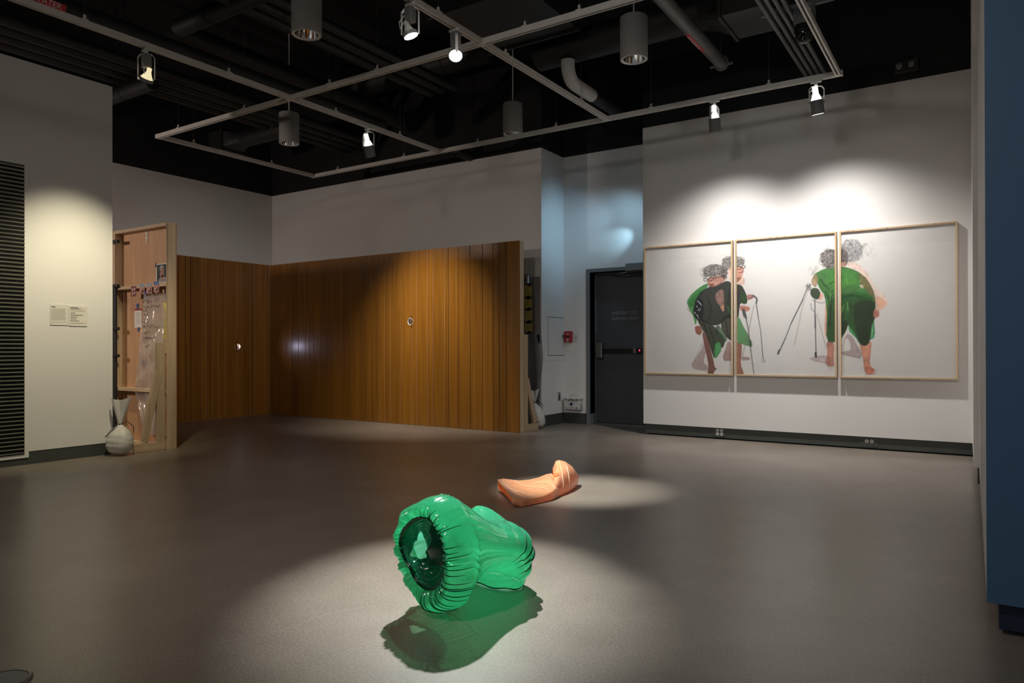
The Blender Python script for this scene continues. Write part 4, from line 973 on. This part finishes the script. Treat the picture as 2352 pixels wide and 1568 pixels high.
# ------------------------------------------------------------------ sculpture: peach rubber torso shell
def op(r_, v_, z): return FR*r_+FV*v_+ZU*z
peach = thing('peach_rubber_form', 'flattened peach coloured translucent rubber torso shell with raised end, lying on the floor', 'sculpture', tuple(op(.17, 5.2, 0)))
SEC = [((.010, 4.825), (-.115, 5.37), .060, .080, .088), ((.075, 4.850), (-.075, 5.445), .055, .052, .082), ((.15, 4.92), (.05, 5.465), .047, .050, .063), ((.22, 4.985), (.13, 5.485), .050, .066, .066), ((.275, 5.045), (.20, 5.50), .060, .092, .080), ((.31, 5.11), (.255, 5.505), .068, .113, .102), ((.335, 5.17), (.30, 5.51), .060, .105, .11)]
def sec(t):
    x = t*(len(SEC)-1); i = min(int(x), len(SEC)-2); f = x-i; A_, B_ = SEC[i], SEC[i+1]; l = lambda p, q: p*(1-f)+q*f
    return ((l(A_[0][0], B_[0][0]), l(A_[0][1], B_[0][1])), (l(A_[1][0], B_[1][0]), l(A_[1][1], B_[1][1])), l(A_[2], B_[2]), l(A_[3], B_[3]), l(A_[4], B_[4]))
def top(t, q):
    """point of the upper skin; q 0 = near edge, 1 = far edge"""
    N_, F_, hn, hm, hf = sec(t); h = hn*(1-q)*(1-2*q)+hm*4*q*(1-q)+hf*q*(2*q-1)
    h += .006*math.sin(9*t+4*q)*math.sin(math.pi*q)
    return op(N_[0]*(1-q)+F_[0]*q, N_[1]*(1-q)+F_[1]*q, h)
rows = []
for i in range(60):
    t = i/59; N_, F_, hn, hm, hf = sec(t); row = []
    curl = max(0, 1-t/.12)
    for k in range(9): row.append(op(N_[0]-.006*math.sin(math.pi*k/8), N_[1]-.006*math.sin(math.pi*k/8), .003+(hn-.006)*k/9+.014*curl*(1-k/9)*(1+math.sin(k))))
    for k in range(26): row.append(top(t, .01+.98*k/25))
    for k in range(8): row.append(op(F_[0], F_[1]+.008*math.sin(math.pi*k/7), hf*(1-k/8)+.003+.02*curl*k/8))
    for k in range(1, 12): row.append(op(F_[0]*(1-k/12)+N_[0]*k/12, F_[1]*(1-k/12)+N_[1]*k/12, .003+.022*curl*math.sin(math.pi*k/12)+.006*curl))
    # puffed left end
    if curl: row = [q-FR*.016*curl*math.sin(math.pi*min(1, j/34)) for j, q in enumerate(row)]
    rows.append([tuple(q) for q in row])
MB().grid(rows, closev=True).build('lying_section', M['peach'], peach, smooth=True, solid=.004)
FL_ = [(.285, 5.085), (.33, 5.165), (.38, 5.255), (.43, 5.35), (.475, 5.46), (.502, 5.56)]
RM_ = [(.305, 5.49, .150), (.330, 5.50, .208), (.355, 5.50, .217), (.405, 5.515, .203), (.462, 5.54, .160), (.512, 5.58, .085)]
NC, NR = 44, 34; P = np.zeros((NR, NC, 3))
for c in range(NC):
    x = c/(NC-1)*5; i = min(int(x), 4); f = x-i
    fl2 = [FL_[i][k]*(1-f)+FL_[i+1][k]*f for k in range(2)]; rm = [RM_[i][k]*(1-f)+RM_[i+1][k]*f for k in range(3)]
    for r2 in range(NR):
        s = r2/(NR-1)
        p0 = np.array([fl2[0], fl2[1], .003]); p2 = np.array(rm); p1 = np.array([fl2[0]+.012, fl2[1]-.015, rm[2]*.80])
        q = (1-s)**2*p0+2*s*(1-s)*p1+s*s*p2
        P[r2, c] = tuple(op(*q))
MB().grid(P).build('raised_end', M['peach'], peach, smooth=True, solid=.004)
bk = np.zeros((8, NC, 3))
for c in range(NC):
    for k in range(8):
        s = k/7; q = Vector(P[NR-1, c])*(1-s)+Vector((P[NR-1, c][0], P[NR-1, c][1], .004))*s+FV*(.05*math.sin(math.pi*s*.6)); bk[k, c] = tuple(q)
MB().grid(bk).build('raised_end_back', M['peachin'], peach, smooth=True, solid=.003)
def seam(pts): MB().tube(pts, .0024, 6).build('raised_seam', M['peachlight'], peach, smooth=True)
for t0, t1, q0, q1 in ((.02, .20, .80, .02), (.10, .34, .92, .02), (.28, .62, .95, .02), (.52, .80, .7, .02)):
    seam([top(t0+(t1-t0)*(3*(k/20)**2-2*(k/20)**3), q0+(q1-q0)*k/20)+ZU*.0035 for k in range(21)])
for c in (15, 24): seam([Vector(P[r2, c])-FV*.004 for r2 in range(4, 26)])

def topx(p):
    d = Vector(p)-cam.location; w_ = d.dot(_v); return (CX+CAM_F*d.dot(_r)/w_, CY-CAM_F*d.dot(_u)/w_)
# dark patch painted for the shaded slot where the upper skin folds into the raised end
cells = [(topx(P[r2, c]), Vector(P[r2, c])) for r2 in range(NR) for c in range(NC)]
def near(x, y): return min(cells, key=lambda q: (q[0][0]-x)**2+(q[0][1]-y)**2)[1]
lens_ = [(1262, 1093), (1268, 1090), (1274, 1087.5), (1280, 1086), (1283.5, 1087.5), (1283, 1091), (1278, 1094), (1270, 1095)]
MB().prism([near(*q)-FV*.007+ZU*.003 for q in lens_], FV*.004).build('slot_shade_patch', M['peachin'], peach)

# ------------------------------------------------------------------ three framed drawings on the right wall
PY0, PY1, PZ0, PZ1 = 8.262, YB, .752, 2.318
PX = [(-3.465, -2.375), (-2.347, -1.270), (-1.244, -.172)]
STEP = .004; CX0, CX1, CZ0, CZ1 = -3.47, -.16, .745, 2.325
NXP, NZP = int((CX1-CX0)/STEP)+1, int((CZ1-CZ0)/STEP)+1
def wallpt(x, y, Y=PY0+.02):
    d = _v*CAM_F+_r*(x-CX)-_u*(y-CY); k = Y/d.y; return (d.x*k, CAM_H+d.z*k)
def cv(pts, o):      # points measured on an enlarged view -> canvas cells of the printed sheet
    out = []
    for x, y in pts:
        X_, Z_ = wallpt(o[0]+x/3.734, 480+y/3.734); out.append(((X_-CX0)/STEP, (Z_-CZ0)/STEP))
    return np.array(out)
A_, B_ = (1440,), (1760,)
IMG = np.ones((NZP, NXP, 3))*np.array([.76, .74, .715])
rgp = np.random.RandomState(21)
def fbm(h, w, octs=(4, 8, 16, 32), seed=0):
    r_ = np.random.RandomState(seed); out = np.zeros((h, w)); tot = 0
    for k, o in enumerate(octs):
        g = r_.rand(h//max(1, 64//o)+3, w//max(1, 64//o)+3); c = max(1, 64//o)
        yy = np.arange(h)/c; xx = np.arange(w)/c; y0 = yy.astype(int); x0 = xx.astype(int); fy = (yy-y0)[:, None]; fx = (xx-x0)[None, :]
        fy = fy*fy*(3-2*fy); fx = fx*fx*(3-2*fx)
        v_ = g[y0][:, x0]*(1-fy)*(1-fx)+g[y0+1][:, x0]*fy*(1-fx)+g[y0][:, x0+1]*(1-fy)*fx+g[y0+1][:, x0+1]*fy*fx
        out += v_/(k+1); tot += 1/(k+1)
    return out/tot
NOI = fbm(NZP, NXP, seed=3); NOF = fbm(NZP, NXP, (16, 32, 64), seed=5)
def lin(c): return np.array([((q/255+.055)/1.055)**2.4 if q > 10 else q/255/12.92 for q in c])
def poly(pts, col, alpha=1, o=A_, soft=1.0, tex=.25, mul=False, grad=None):
    p = cv(pts, o)
    # round the outline with one pass of corner cutting
    q = np.empty((2*len(p), 2)); n_ = np.roll(p, -1, 0); q[0::2] = .78*p+.22*n_; q[1::2] = .22*p+.78*n_; p = q
    x0, y0 = np.floor(p.min(0)-3).astype(int); x1, y1 = np.ceil(p.max(0)+4).astype(int)
    x0, y0 = max(0, x0), max(0, y0); x1, y1 = min(NXP, x1), min(NZP, y1)
    if x1 <= x0 or y1 <= y0: return
    gx, gy = np.meshgrid(np.arange(x0, x1), np.arange(y0, y1)); ins = np.zeros(gx.shape, bool); dist = np.full(gx.shape, 1e9)
    for (ax, ay), (bx, by) in zip(p, np.roll(p, -1, 0)):
        c_ = (ay > gy) != (by > gy)
        with np.errstate(divide='ignore', invalid='ignore'): xi = (bx-ax)*(gy-ay)/(by-ay)+ax
        ins ^= c_ & (gx < xi)
        dx, dy = bx-ax, by-ay; L2 = dx*dx+dy*dy+1e-9; t = np.clip(((gx-ax)*dx+(gy-ay)*dy)/L2, 0, 1)
        dist = np.minimum(dist, np.hypot(gx-ax-t*dx, gy-ay-t*dy))
    m = np.clip(.5+np.where(ins, dist, -dist)/soft, 0, 1)*alpha
    c = 1.18*lin(col)[None, None]*(1+tex*2.6*(NOI[y0:y1, x0:x1, None]-.5)+tex*2*(NOF[y0:y1, x0:x1, None]-.5))
    if col[0] > 100 and col[0] > col[1]+18: c = c*1.28
    c = np.clip(c, .002, 1)
    if not mul:                                                     # rounder look: slightly darker towards the drawn contour
        c = c*(.86+.14*np.clip(dist/7, 0, 1))[:, :, None]
    base_ = IMG[y0:y1, x0:x1]
    tgt = base_*np.clip(c*1.5, 0, 1) if mul else c
    IMG[y0:y1, x0:x1] = base_*(1-m[..., None])+tgt*m[..., None]
def line(pts, w_, col, alpha=1, o=A_, taper=False):
    w_ = w_ if w_ < 2 else 2+(w_-2)*.6
    p = cv(pts, o); c = lin(col)
    for k, ((ax, ay), (bx, by)) in enumerate(zip(p[:-1], p[1:])):
        w2 = (w_ if not taper else w_*(1-.5*k/max(1, len(p)-1)))/2
        x0, x1 = int(min(ax, bx)-w2-2), int(max(ax, bx)+w2+3); y0, y1 = int(min(ay, by)-w2-2), int(max(ay, by)+w2+3)
        x0, y0 = max(0, x0), max(0, y0); x1, y1 = min(NXP, x1), min(NZP, y1)
        if x1 <= x0 or y1 <= y0: continue
        gx, gy = np.meshgrid(np.arange(x0, x1), np.arange(y0, y1)); dx, dy = bx-ax, by-ay; L2 = dx*dx+dy*dy+1e-9
        t = np.clip(((gx-ax)*dx+(gy-ay)*dy)/L2, 0, 1); d = np.hypot(gx-ax-t*dx, gy-ay-t*dy)
        m = (np.clip(w2+.5-d, 0, 1)*alpha)[..., None]; IMG[y0:y1, x0:x1] = IMG[y0:y1, x0:x1]*(1-m)+c*m
def curls(cx, cy, rx, ry, n_, o, cols, r_=(6, 16), seed=1, al=.55, w_=1.0):
    q = random.Random(seed)
    for _ in range(n_):
        a = q.uniform(0, 6.283); f = math.sqrt(q.random()); x, y = cx+rx*f*math.cos(a), cy+ry*f*math.sin(a); r0 = q.uniform(*r_); a0 = q.uniform(0, 6.283); sp = q.uniform(1.4, 3.4)
        line([(x+r0*math.cos(a0+sp*k/6), y+r0*math.sin(a0+sp*k/6)*.9) for k in range(7)], w_, q.choice(cols), al, o)
def strokes(pts, n_, o, col, jit, al=.25, seed=1, w_=1.0):
    q = random.Random(seed)
    for _ in range(n_): line([(x+q.gauss(0, jit), y+q.gauss(0, jit)) for x, y in pts], w_, col, al, o)
# soft paper tone
IMG *= (1+.05*(NOI[..., None]-.5))
GREY = [(60, 55, 52), (95, 90, 87), (150, 146, 142), (185, 180, 176), (45, 42, 40)]
# ---- left pair of figures
poly([(660, 1150), (640, 1205), (560, 1320), (555, 1350), (582, 1372), (690, 1388), (702, 1352), (652, 1312), (682, 1215)], (150, 125, 120), .75)
poly([(860, 1138), (892, 1138), (892, 1310), (880, 1298), (832, 1302), (820, 1262), (845, 1200)], (140, 112, 104), .9)
poly([(985, 1262), (1050, 1268), (1062, 1284), (1040, 1294), (985, 1298)], (140, 112, 104), .8)
poly([(945, 620), (985, 575), (1010, 590), (1016, 630), (995, 655), (960, 650)], (190, 160, 145), .95)
poly([(935, 1140), (990, 1150), (985, 1250), (976, 1330), (1012, 1422), (932, 1425)], (135, 88, 70), .95)
poly([(905, 1140), (940, 1140), (940, 1425), (905, 1425)], (140, 95, 78), .9)
poly([(940, 920), (966, 925), (1003, 1010), (1060, 1108), (1077, 1182), (1000, 1162), (940, 1140)], (78, 140, 82), .92)
poly([(1050, 1100), (1077, 1140), (1077, 1185), (1045, 1178)], (35, 95, 45), .7)
poly([(640, 1045), (692, 1078), (712, 1180), (745, 1310), (752, 1352), (772, 1368), (748, 1384), (742, 1418), (688, 1418), (702, 1340), (672, 1205)], (110, 68, 56), .95)
poly([(510, 790), (560, 720), (640, 660), (690, 635), (698, 662), (640, 720), (612, 790), (590, 880), (600, 960), (585, 1000), (570, 920), (530, 850)], (55, 135, 62), .95)
poly([(520, 800), (570, 745), (640, 690), (640, 720), (590, 790), (560, 850)], (30, 110, 40), .6)
poly([(510, 840), (530, 855), (575, 930), (560, 905), (530, 875)], (150, 130, 115), .8)
poly([(590, 930), (660, 940), (745, 1000), (850, 1110), (818, 1205), (790, 1130), (752, 1300), (718, 1200), (692, 1100), (642, 1020)], (38, 48, 26), .95)
poly([(745, 1165), (790, 1130), (818, 1200), (750, 1300)], (72, 150, 88), .95)
poly([(752, 1010), (790, 990), (862, 1100), (850, 1145), (805, 1100)], (45, 95, 55), .8)
poly([(820, 930), (905, 880), (940, 920), (940, 1145), (860, 1112), (800, 1010)], (44, 46, 24), .93)
poly([(590, 770), (640, 700), (720, 660), (800, 640), (860, 612), (905, 640), (985, 650), (1012, 700), (1037, 760), (1030, 818), (975, 802), (966, 860), (960, 930), (905, 945), (860, 930), (800, 990), (740, 1000), (650, 962), (590, 945), (565, 890), (575, 830)], (27, 33, 24), .96, tex=.4)
poly([(590, 770), (650, 770), (660, 860), (650, 940), (595, 945), (566, 890)], (14, 17, 20), .9)
poly([(985, 700), (1032, 740), (1036, 800), (1000, 822), (975, 780)], (40, 75, 38), .8)
poly([(755, 740), (790, 690), (832, 690), (833, 872), (820, 880), (800, 830), (760, 790)], (128, 100, 92), .96, tex=.5)
poly([(795, 835), (833, 815), (833, 872), (820, 880)], (190, 140, 110), .7)
poly([(580, 1005), (625, 998), (648, 1045), (625, 1084), (588, 1062)], (128, 74, 58), .96, tex=.4)
poly([(600, 950), (660, 950), (690, 1070), (645, 1050)], (60, 48, 38), .55)
for k in range(5): line([(600+8*k, 1040+5*k), (606+8*k, 1072-2*k)], 1, (70, 35, 28), .6)
for x, y, w_ in ((605, 785, 2.0), (620, 800, 2.4), (632, 812, 1.5), (612, 860, 2), (600, 905, 2.4), (580, 885, 2), (625, 850, 1.4), (596, 830, 1.5), (610, 925, 1.4)): line([(x, y), (x+7, y+12)], w_, (215, 225, 245), .9)
for pts in ([(700, 1000), (735, 1100), (750, 1200)], [(650, 960), (690, 1060), (710, 1150)], [(780, 1000), (770, 1080)], [(850, 960), (870, 1100)], [(700, 760), (720, 860), (700, 940)], [(880, 700), (870, 820), (890, 900)], [(960, 690), (950, 800)]): strokes(pts, 3, A_, (10, 14, 8), 5, .6, len(pts)+pts[0][0], 1.6)
strokes([(860, 830), (880, 870), (900, 930)], 3, A_, (60, 150, 70), 6, .5, 4, 1.4)
# heads
poly([(690, 600), (688, 640), (702, 662), (742, 670), (800, 642), (852, 605), (852, 560), (800, 565), (740, 575)], (165, 122, 108), 1, tex=.3)
poly([(700, 645), (740, 640), (760, 660), (742, 671), (705, 664)], (120, 70, 62), .7)
line([(715, 648), (745, 643)], 1.6, (70, 25, 25), .9)
poly([(655, 560), (665, 510), (700, 480), (745, 475), (800, 480), (850, 500), (862, 560), (850, 600), (815, 570), (770, 560), (720, 575), (670, 590)], (135, 130, 124), .95, tex=.5)
curls(755, 530, 98, 52, 330, A_, GREY, (5, 15), 3, .6)
curls(835, 540, 26, 60, 90, A_, [(45, 42, 42), (80, 75, 75), (110, 105, 105)], (5, 12), 4, .7)
curls(660, 545, 25, 45, 60, A_, [(120, 116, 112), (90, 86, 84)], (8, 18), 9, .3)
for cx, cy, rx, ry in ((673, 607, 15, 13), (720, 600, 21, 15)): line([(cx+rx*math.cos(k*.5), cy+ry*math.sin(k*.5)) for k in range(14)], 1.8, (28, 20, 20), .95)
line([(740, 598), (805, 582), (840, 572)], 1.8, (35, 25, 24), .95); line([(686, 604), (700, 600)], 1.6, (28, 20, 20), .9); line([(700, 605), (692, 632), (702, 636)], 1.2, (90, 55, 48), .7)
poly([(935, 490), (1000, 490), (1002, 540), (992, 575), (975, 605), (945, 632), (905, 640), (905, 500)], (170, 128, 112), 1, tex=.3)
poly([(860, 500), (905, 490), (905, 640), (870, 600)], (205, 178, 165), 1, tex=.2)
poly([(935, 590), (985, 580), (970, 610), (942, 632)], (110, 66, 56), .7)
line([(955, 548), (998, 541)], 2.2, (120, 40, 38), .95); line([(1000, 505), (1005, 530), (992, 534)], 1.2, (120, 75, 62), .8)
poly([(808, 480), (825, 440), (870, 415), (930, 408), (985, 418), (1010, 450), (1008, 480), (960, 478), (930, 490), (890, 500), (850, 520)], (128, 124, 120), .95, tex=.5)
curls(915, 450, 98, 42, 330, A_, GREY, (5, 14), 6, .6)
for cx, cy, rx, ry in ((958, 505, 20, 16), (1000, 496, 16, 12)): line([(cx+rx*math.cos(k*.5), cy+ry*math.sin(k*.5)) for k in range(14)], 1.8, (25, 18, 18), .95)
line([(855, 520), (935, 503)], 1.8, (40, 28, 26), .9)
# hands and canes
poly([(1028, 738), (1060, 730), (1095, 735), (1100, 750), (1060, 778), (1032, 780)], (150, 105, 100), .95)
line([(1040, 765), (1090, 748)], 1.2, (90, 45, 45), .7); line([(1050, 775), (1085, 760)], 1.2, (90, 45, 45), .6)
poly([(968, 828), (1010, 828), (1055, 840), (1058, 862), (1020, 884), (975, 872)], (165, 105, 88), .95)
line([(1085, 745), (1108, 758), (1117, 778), (1110, 806)], 6.5, (95, 95, 92), 1); line([(1110, 806), (1128, 930), (1150, 1060), (1166, 1250), (1178, 1300)], 3.6, (90, 90, 90), .9, taper=True)
line([(1124, 930), (1148, 1060)], 1.3, (200, 200, 200), .8); line([(1162, 1250), (1160, 1300), (1178, 1314), (1188, 1300)], 1.4, (95, 95, 92), .8)
line([(1002, 862), (1012, 895), (1022, 930)], 10, (88, 90, 88), 1); line([(995, 880), (1005, 920)], 5, (55, 56, 58), .8)
line([(1022, 930), (1045, 1040), (1066, 1220), (1092, 1420)], 3.2, (85, 84, 84), .9, taper=True)
strokes([(1090, 820), (1052, 1010), (990, 1270)], 5, A_, (120, 112, 105), 4, .35, 8); strokes([(1030, 940), (1060, 1180), (1085, 1400)], 4, A_, (110, 100, 95), 5, .3, 9)
strokes([(560, 1330), (640, 1180), (700, 1060)], 4, A_, (110, 95, 85), 6, .3, 2); strokes([(690, 1390), (740, 1400), (770, 1370)], 4, A_, (90, 70, 60), 5, .4, 3)
# ---- right pair of figures
poly([(690, 455), (780, 460), (850, 520), (900, 592), (930, 672), (1000, 722), (1050, 790), (1046, 830), (960, 890), (935, 700), (860, 620), (800, 542), (700, 492)], (205, 176, 164), .75, B_, 3)
poly([(935, 755), (985, 748), (1015, 790), (1040, 800), (1000, 845), (955, 870)], (196, 150, 122), .85, B_, 3)
poly([(650, 1215), (690, 1060), (742, 1090), (790, 1180), (827, 1240), (816, 1282), (762, 1272), (640, 1243), (640, 1222), (730, 1212), (725, 1150), (690, 1090), (660, 1190)], (168, 150, 150), .9, B_)
poly([(362, 1272), (420, 1262), (520, 1250), (565, 1300), (570, 1325), (500, 1322), (400, 1302)], (182, 166, 164), .9, B_)
poly([(505, 800), (522, 850), (522, 1130), (498, 1060), (500, 960)], (205, 150, 128), .9, B_)
poly([(512, 1130), (585, 1138), (575, 1290), (585, 1342), (535, 1352), (505, 1312), (525, 1230)], (165, 112, 98), .97, B_)
poly([(798, 1150), (850, 1178), (907, 1122), (902, 1200), (888, 1340), (937, 1372), (922, 1412), (860, 1415), (838, 1340), (828, 1250)], (190, 132, 108), .97, B_)
poly([(840, 1350), (890, 1345), (937, 1372), (922, 1412), (860, 1415)], (160, 92, 74), .6, B_)
poly([(720, 945), (765, 945), (802, 1040), (802, 1135), (760, 1092), (705, 1040)], (52, 150, 84), .95, B_)
poly([(880, 965), (928, 935), (937, 1100), (888, 1122)], (58, 155, 90), .95, B_)
line([(905, 960), (912, 1040), (905, 1100)], 2.2, (170, 225, 185), .7, B_); line([(740, 965), (752, 1000), (775, 1060)], 2, (170, 225, 170), .6, B_)
poly([(500, 510), (620, 490), (700, 500), (790, 535), (870, 600), (932, 720), (942, 830), (937, 930), (905, 1000), (892, 1140), (850, 1176), (800, 1152), (760, 1062), (702, 985), (690, 1040), (640, 1122), (590, 1142), (513, 1132), (520, 900), (500, 740), (460, 690), (430, 620), (395, 590), (422, 550)], (52, 116, 42), .97, B_, tex=.35)
poly([(800, 545), (870, 600), (932, 720), (942, 830), (900, 740), (850, 680), (800, 640)], (112, 92, 62), .75, B_, 3)
poly([(520, 880), (560, 760), (690, 720), (940, 760), (937, 930), (905, 1000), (892, 1140), (850, 1176), (800, 1152), (760, 1062), (702, 985), (690, 1040), (640, 1122), (590, 1142), (513, 1132)], (26, 62, 24), .72, B_, 6)
poly([(760, 790), (930, 770), (935, 930), (900, 1010), (890, 1140), (850, 1176), (805, 1152), (775, 1040), (745, 930)], (30, 40, 20), .8, B_, 4)
poly([(640, 985), (690, 945), (705, 985), (690, 1040), (640, 1100)], (24, 42, 22), .85, B_)
poly([(640, 760), (760, 700), (920, 740), (920, 790), (760, 770), (640, 800)], (22, 92, 28), .7, B_, 6)
poly([(520, 560), (700, 520), (800, 570), (800, 660), (700, 690), (540, 680)], (66, 132, 48), .5, B_, 10)
poly([(390, 590), (430, 560), (445, 600), (425, 680), (385, 640)], (142, 118, 88), .9, B_)
poly([(375, 700), (402, 674), (442, 680), (472, 730), (452, 776), (410, 772), (380, 742)], (30, 54, 24), .96, B_, tex=.5)
poly([(462, 705), (492, 742), (470, 782), (440, 776), (460, 750)], (196, 150, 132), .95, B_)
poly([(935, 848), (972, 870), (972, 920), (930, 938), (918, 900)], (178, 118, 100), .95, B_)
for k in range(4): line([(938+8*k, 880), (934+9*k, 925-3*k)], 1.1, (120, 50, 48), .6, B_)
poly([(805, 645), (835, 655), (838, 685), (805, 668)], (200, 195, 180), .8, B_)
for pts in ([(500, 700), (530, 760), (540, 860), (535, 1000)], [(560, 700), (560, 800), (545, 1000)], [(720, 790), (730, 900), (700, 980)], [(640, 830), (660, 900), (650, 980)], [(850, 800), (840, 950), (850, 1100)], [(900, 800), (890, 950)], [(460, 600), (500, 650), (545, 690)], [(540, 640), (580, 620)], [(660, 760), (740, 740), (830, 760)]): strokes(pts, 4, B_, (12, 45, 14), 6, .45, int(pts[0][0]+pts[0][1]), 1.8)
for pts in ([(690, 600), (700, 650)], [(660, 820), (655, 900)], [(545, 740), (560, 720)], [(610, 900), (605, 1000)], [(700, 800), (700, 870)], [(820, 600), (800, 620)]): strokes(pts, 3, B_, (110, 185, 85), 5, .45, int(pts[0][0]), 1.6)
poly([(640, 350), (655, 300), (690, 265), (740, 258), (790, 270), (822, 320), (825, 380), (800, 430), (760, 458), (700, 450), (660, 400)], (158, 156, 157), .92, B_, 3, tex=.4)
curls(735, 358, 90, 94, 420, B_, [(70, 68, 70), (110, 108, 110), (190, 188, 188), (210, 208, 206)], (8, 24), 13, .45)
poly([(635, 345), (665, 345), (700, 385), (708, 430), (690, 490), (635, 480)], (88, 80, 76), .95, B_, tex=.6); curls(668, 410, 34, 62, 150, B_, [(40, 36, 36), (110, 100, 96), (140, 130, 126)], (5, 13), 14, .6)
poly([(640, 455), (690, 455), (690, 495), (640, 495)], (160, 118, 104), .8, B_)
poly([(462, 430), (478, 375), (520, 348), (590, 345), (600, 400), (600, 500), (520, 512), (485, 485)], (120, 110, 104), .96, B_, tex=.5)
curls(535, 428, 72, 80, 330, B_, GREY, (6, 17), 15, .6)
strokes([(800, 350), (840, 310), (870, 295)], 5, B_, (90, 88, 88), 7, .5, 16); curls(880, 350, 60, 60, 26, B_, [(170, 165, 160)], (12, 30), 17, .35); curls(400, 520, 40, 40, 22, B_, [(140, 130, 122)], (8, 24), 18, .4)
line([(378, 648), (345, 690), (310, 780), (262, 880), (215, 975)], 4.0, (120, 120, 122), .85, B_); line([(318, 770), (215, 975)], 3.4, (92, 92, 96), .9, B_); line([(215, 975), (165, 1105)], 3.2, (100, 100, 104), .9, B_); line([(165, 1105), (130, 1180), (110, 1225)], 4.2, (98, 98, 102), .95, B_); line([(112, 1210), (102, 1238)], 8, (92, 96, 96), 1, B_)
curls(365, 670, 22, 28, 40, B_, [(90, 90, 92), (130, 130, 130)], (5, 14), 19, .6); strokes([(350, 690), (310, 820), (285, 950), (235, 1170)], 5, B_, (160, 152, 140), 8, .3, 20, 1.4)
line([(416, 778), (420, 1010), (426, 1235)], 4.0, (112, 112, 116), .9, B_); line([(418, 900), (420, 1020)], 5, (90, 90, 94), .9, B_); line([(423, 1232), (425, 1264)], 8, (60, 60, 62), 1, B_)
strokes([(378, 810), (390, 860), (412, 880)], 3, B_, (90, 85, 82), 5, .6, 21); strokes([(400, 785), (450, 810), (500, 800)], 3, B_, (90, 85, 82), 6, .6, 22); strokes([(430, 900), (470, 1040), (520, 1200)], 4, B_, (130, 122, 115), 6, .35, 23)
strokes([(505, 1320), (540, 1360), (590, 1345)], 3, B_, (130, 95, 85), 5, .4, 24); strokes([(838, 1345), (860, 1418), (930, 1412), (942, 1370)], 3, B_, (140, 90, 75), 4, .4, 25)
line([(300, 1390), (325, 1396)], 1.6, (235, 235, 235), .8, B_)
IMG = np.clip(IMG, .004, 1)
LBL = ['left framed drawing, stooped grey haired woman in dark green at its right side', 'middle framed drawing of the three, walking canes on white ground', 'right framed drawing of the three, green clad figure seen from behind at its left side']
for (x0, x1), lb in zip(PX, LBL):
    t = thing('framed_drawing', lb, 'framed drawing', ((x0+x1)/2, YB, PZ0), 'row of framed drawings on the right wall'); s = .018
    MB().box(x0, x1, PY0, PY1, PZ1-s, PZ1).build('frame_rail', M['pineh'], t, bevel=.0012); MB().box(x0, x1, PY0, PY1, PZ0, PZ0+s).build('frame_rail', M['pineh'], t, bevel=.0012)
    MB().box(x0, x0+s, PY0, PY1, PZ0+s, PZ1-s).build('frame_rail', M['pine'], t, bevel=.0012); MB().box(x1-s, x1, PY0, PY1, PZ0+s, PZ1-s).build('frame_rail', M['pine'], t, bevel=.0012)
    b = MB()
    for k in range(5):
        kx = x0+(x1-x0)*random.random(); b.box(kx-.006, kx+.006, PY0-.0006, PY0, PZ1-s*.75, PZ1-s*.4)
    b.build('knot', M['knot'], t)
    i0, i1 = int((x0+s-CX0)/STEP)+1, int((x1-s-CX0)/STEP); j0, j1 = int((PZ0+s-CZ0)/STEP)+1, int((PZ1-s-CZ0)/STEP)
    nxx, nzz = i1-i0+1, j1-j0+1; L0 = WLD[t.name].translation
    co = np.zeros((nzz, nxx, 3), np.float32); co[..., 0] = np.linspace(x0+s, x1-s, nxx)[None, :]-L0.x; co[..., 1] = PY0+.02-L0.y; co[..., 2] = np.linspace(PZ0+s, PZ1-s, nzz)[:, None]-L0.z
    idx = np.arange(nzz*nxx).reshape(nzz, nxx); q = np.stack([idx[:-1, :-1], idx[:-1, 1:], idx[1:, 1:], idx[1:, :-1]], -1).reshape(-1, 4)
    me = bpy.data.meshes.new('printed_sheet'); me.vertices.add(nzz*nxx); me.vertices.foreach_set('co', co.ravel())
    me.loops.add(len(q)*4); me.loops.foreach_set('vertex_index', q.ravel().astype(np.int32)); me.polygons.add(len(q)); me.polygons.foreach_set('loop_start', np.arange(0, len(q)*4, 4, dtype=np.int32)); me.polygons.foreach_set('loop_total', np.full(len(q), 4, np.int32))
    me.update(); me.validate()
    at = me.color_attributes.new('print', 'FLOAT_COLOR', 'POINT'); rgba = np.ones((nzz*nxx, 4), np.float32); rgba[:, :3] = IMG[j0:j1+1, i0:i1+1].reshape(-1, 3); at.data.foreach_set('color', rgba.ravel())
    me.materials.append(M['print']); o = bpy.data.objects.new('printed_sheet', me); C.objects.link(o); o.parent = t; WLD[o.name] = WLD[t.name].copy()
    MB().box(x0+s, x1-s, PY0+.024, PY0+.03, PZ0+s, PZ1-s).build('backing_board', M['paper'], t)
    MB().box(x0+s, x1-s, PY0+.010, PY0+.0125, PZ0+s, PZ1-s).build('glazing', M['glaze'], t)
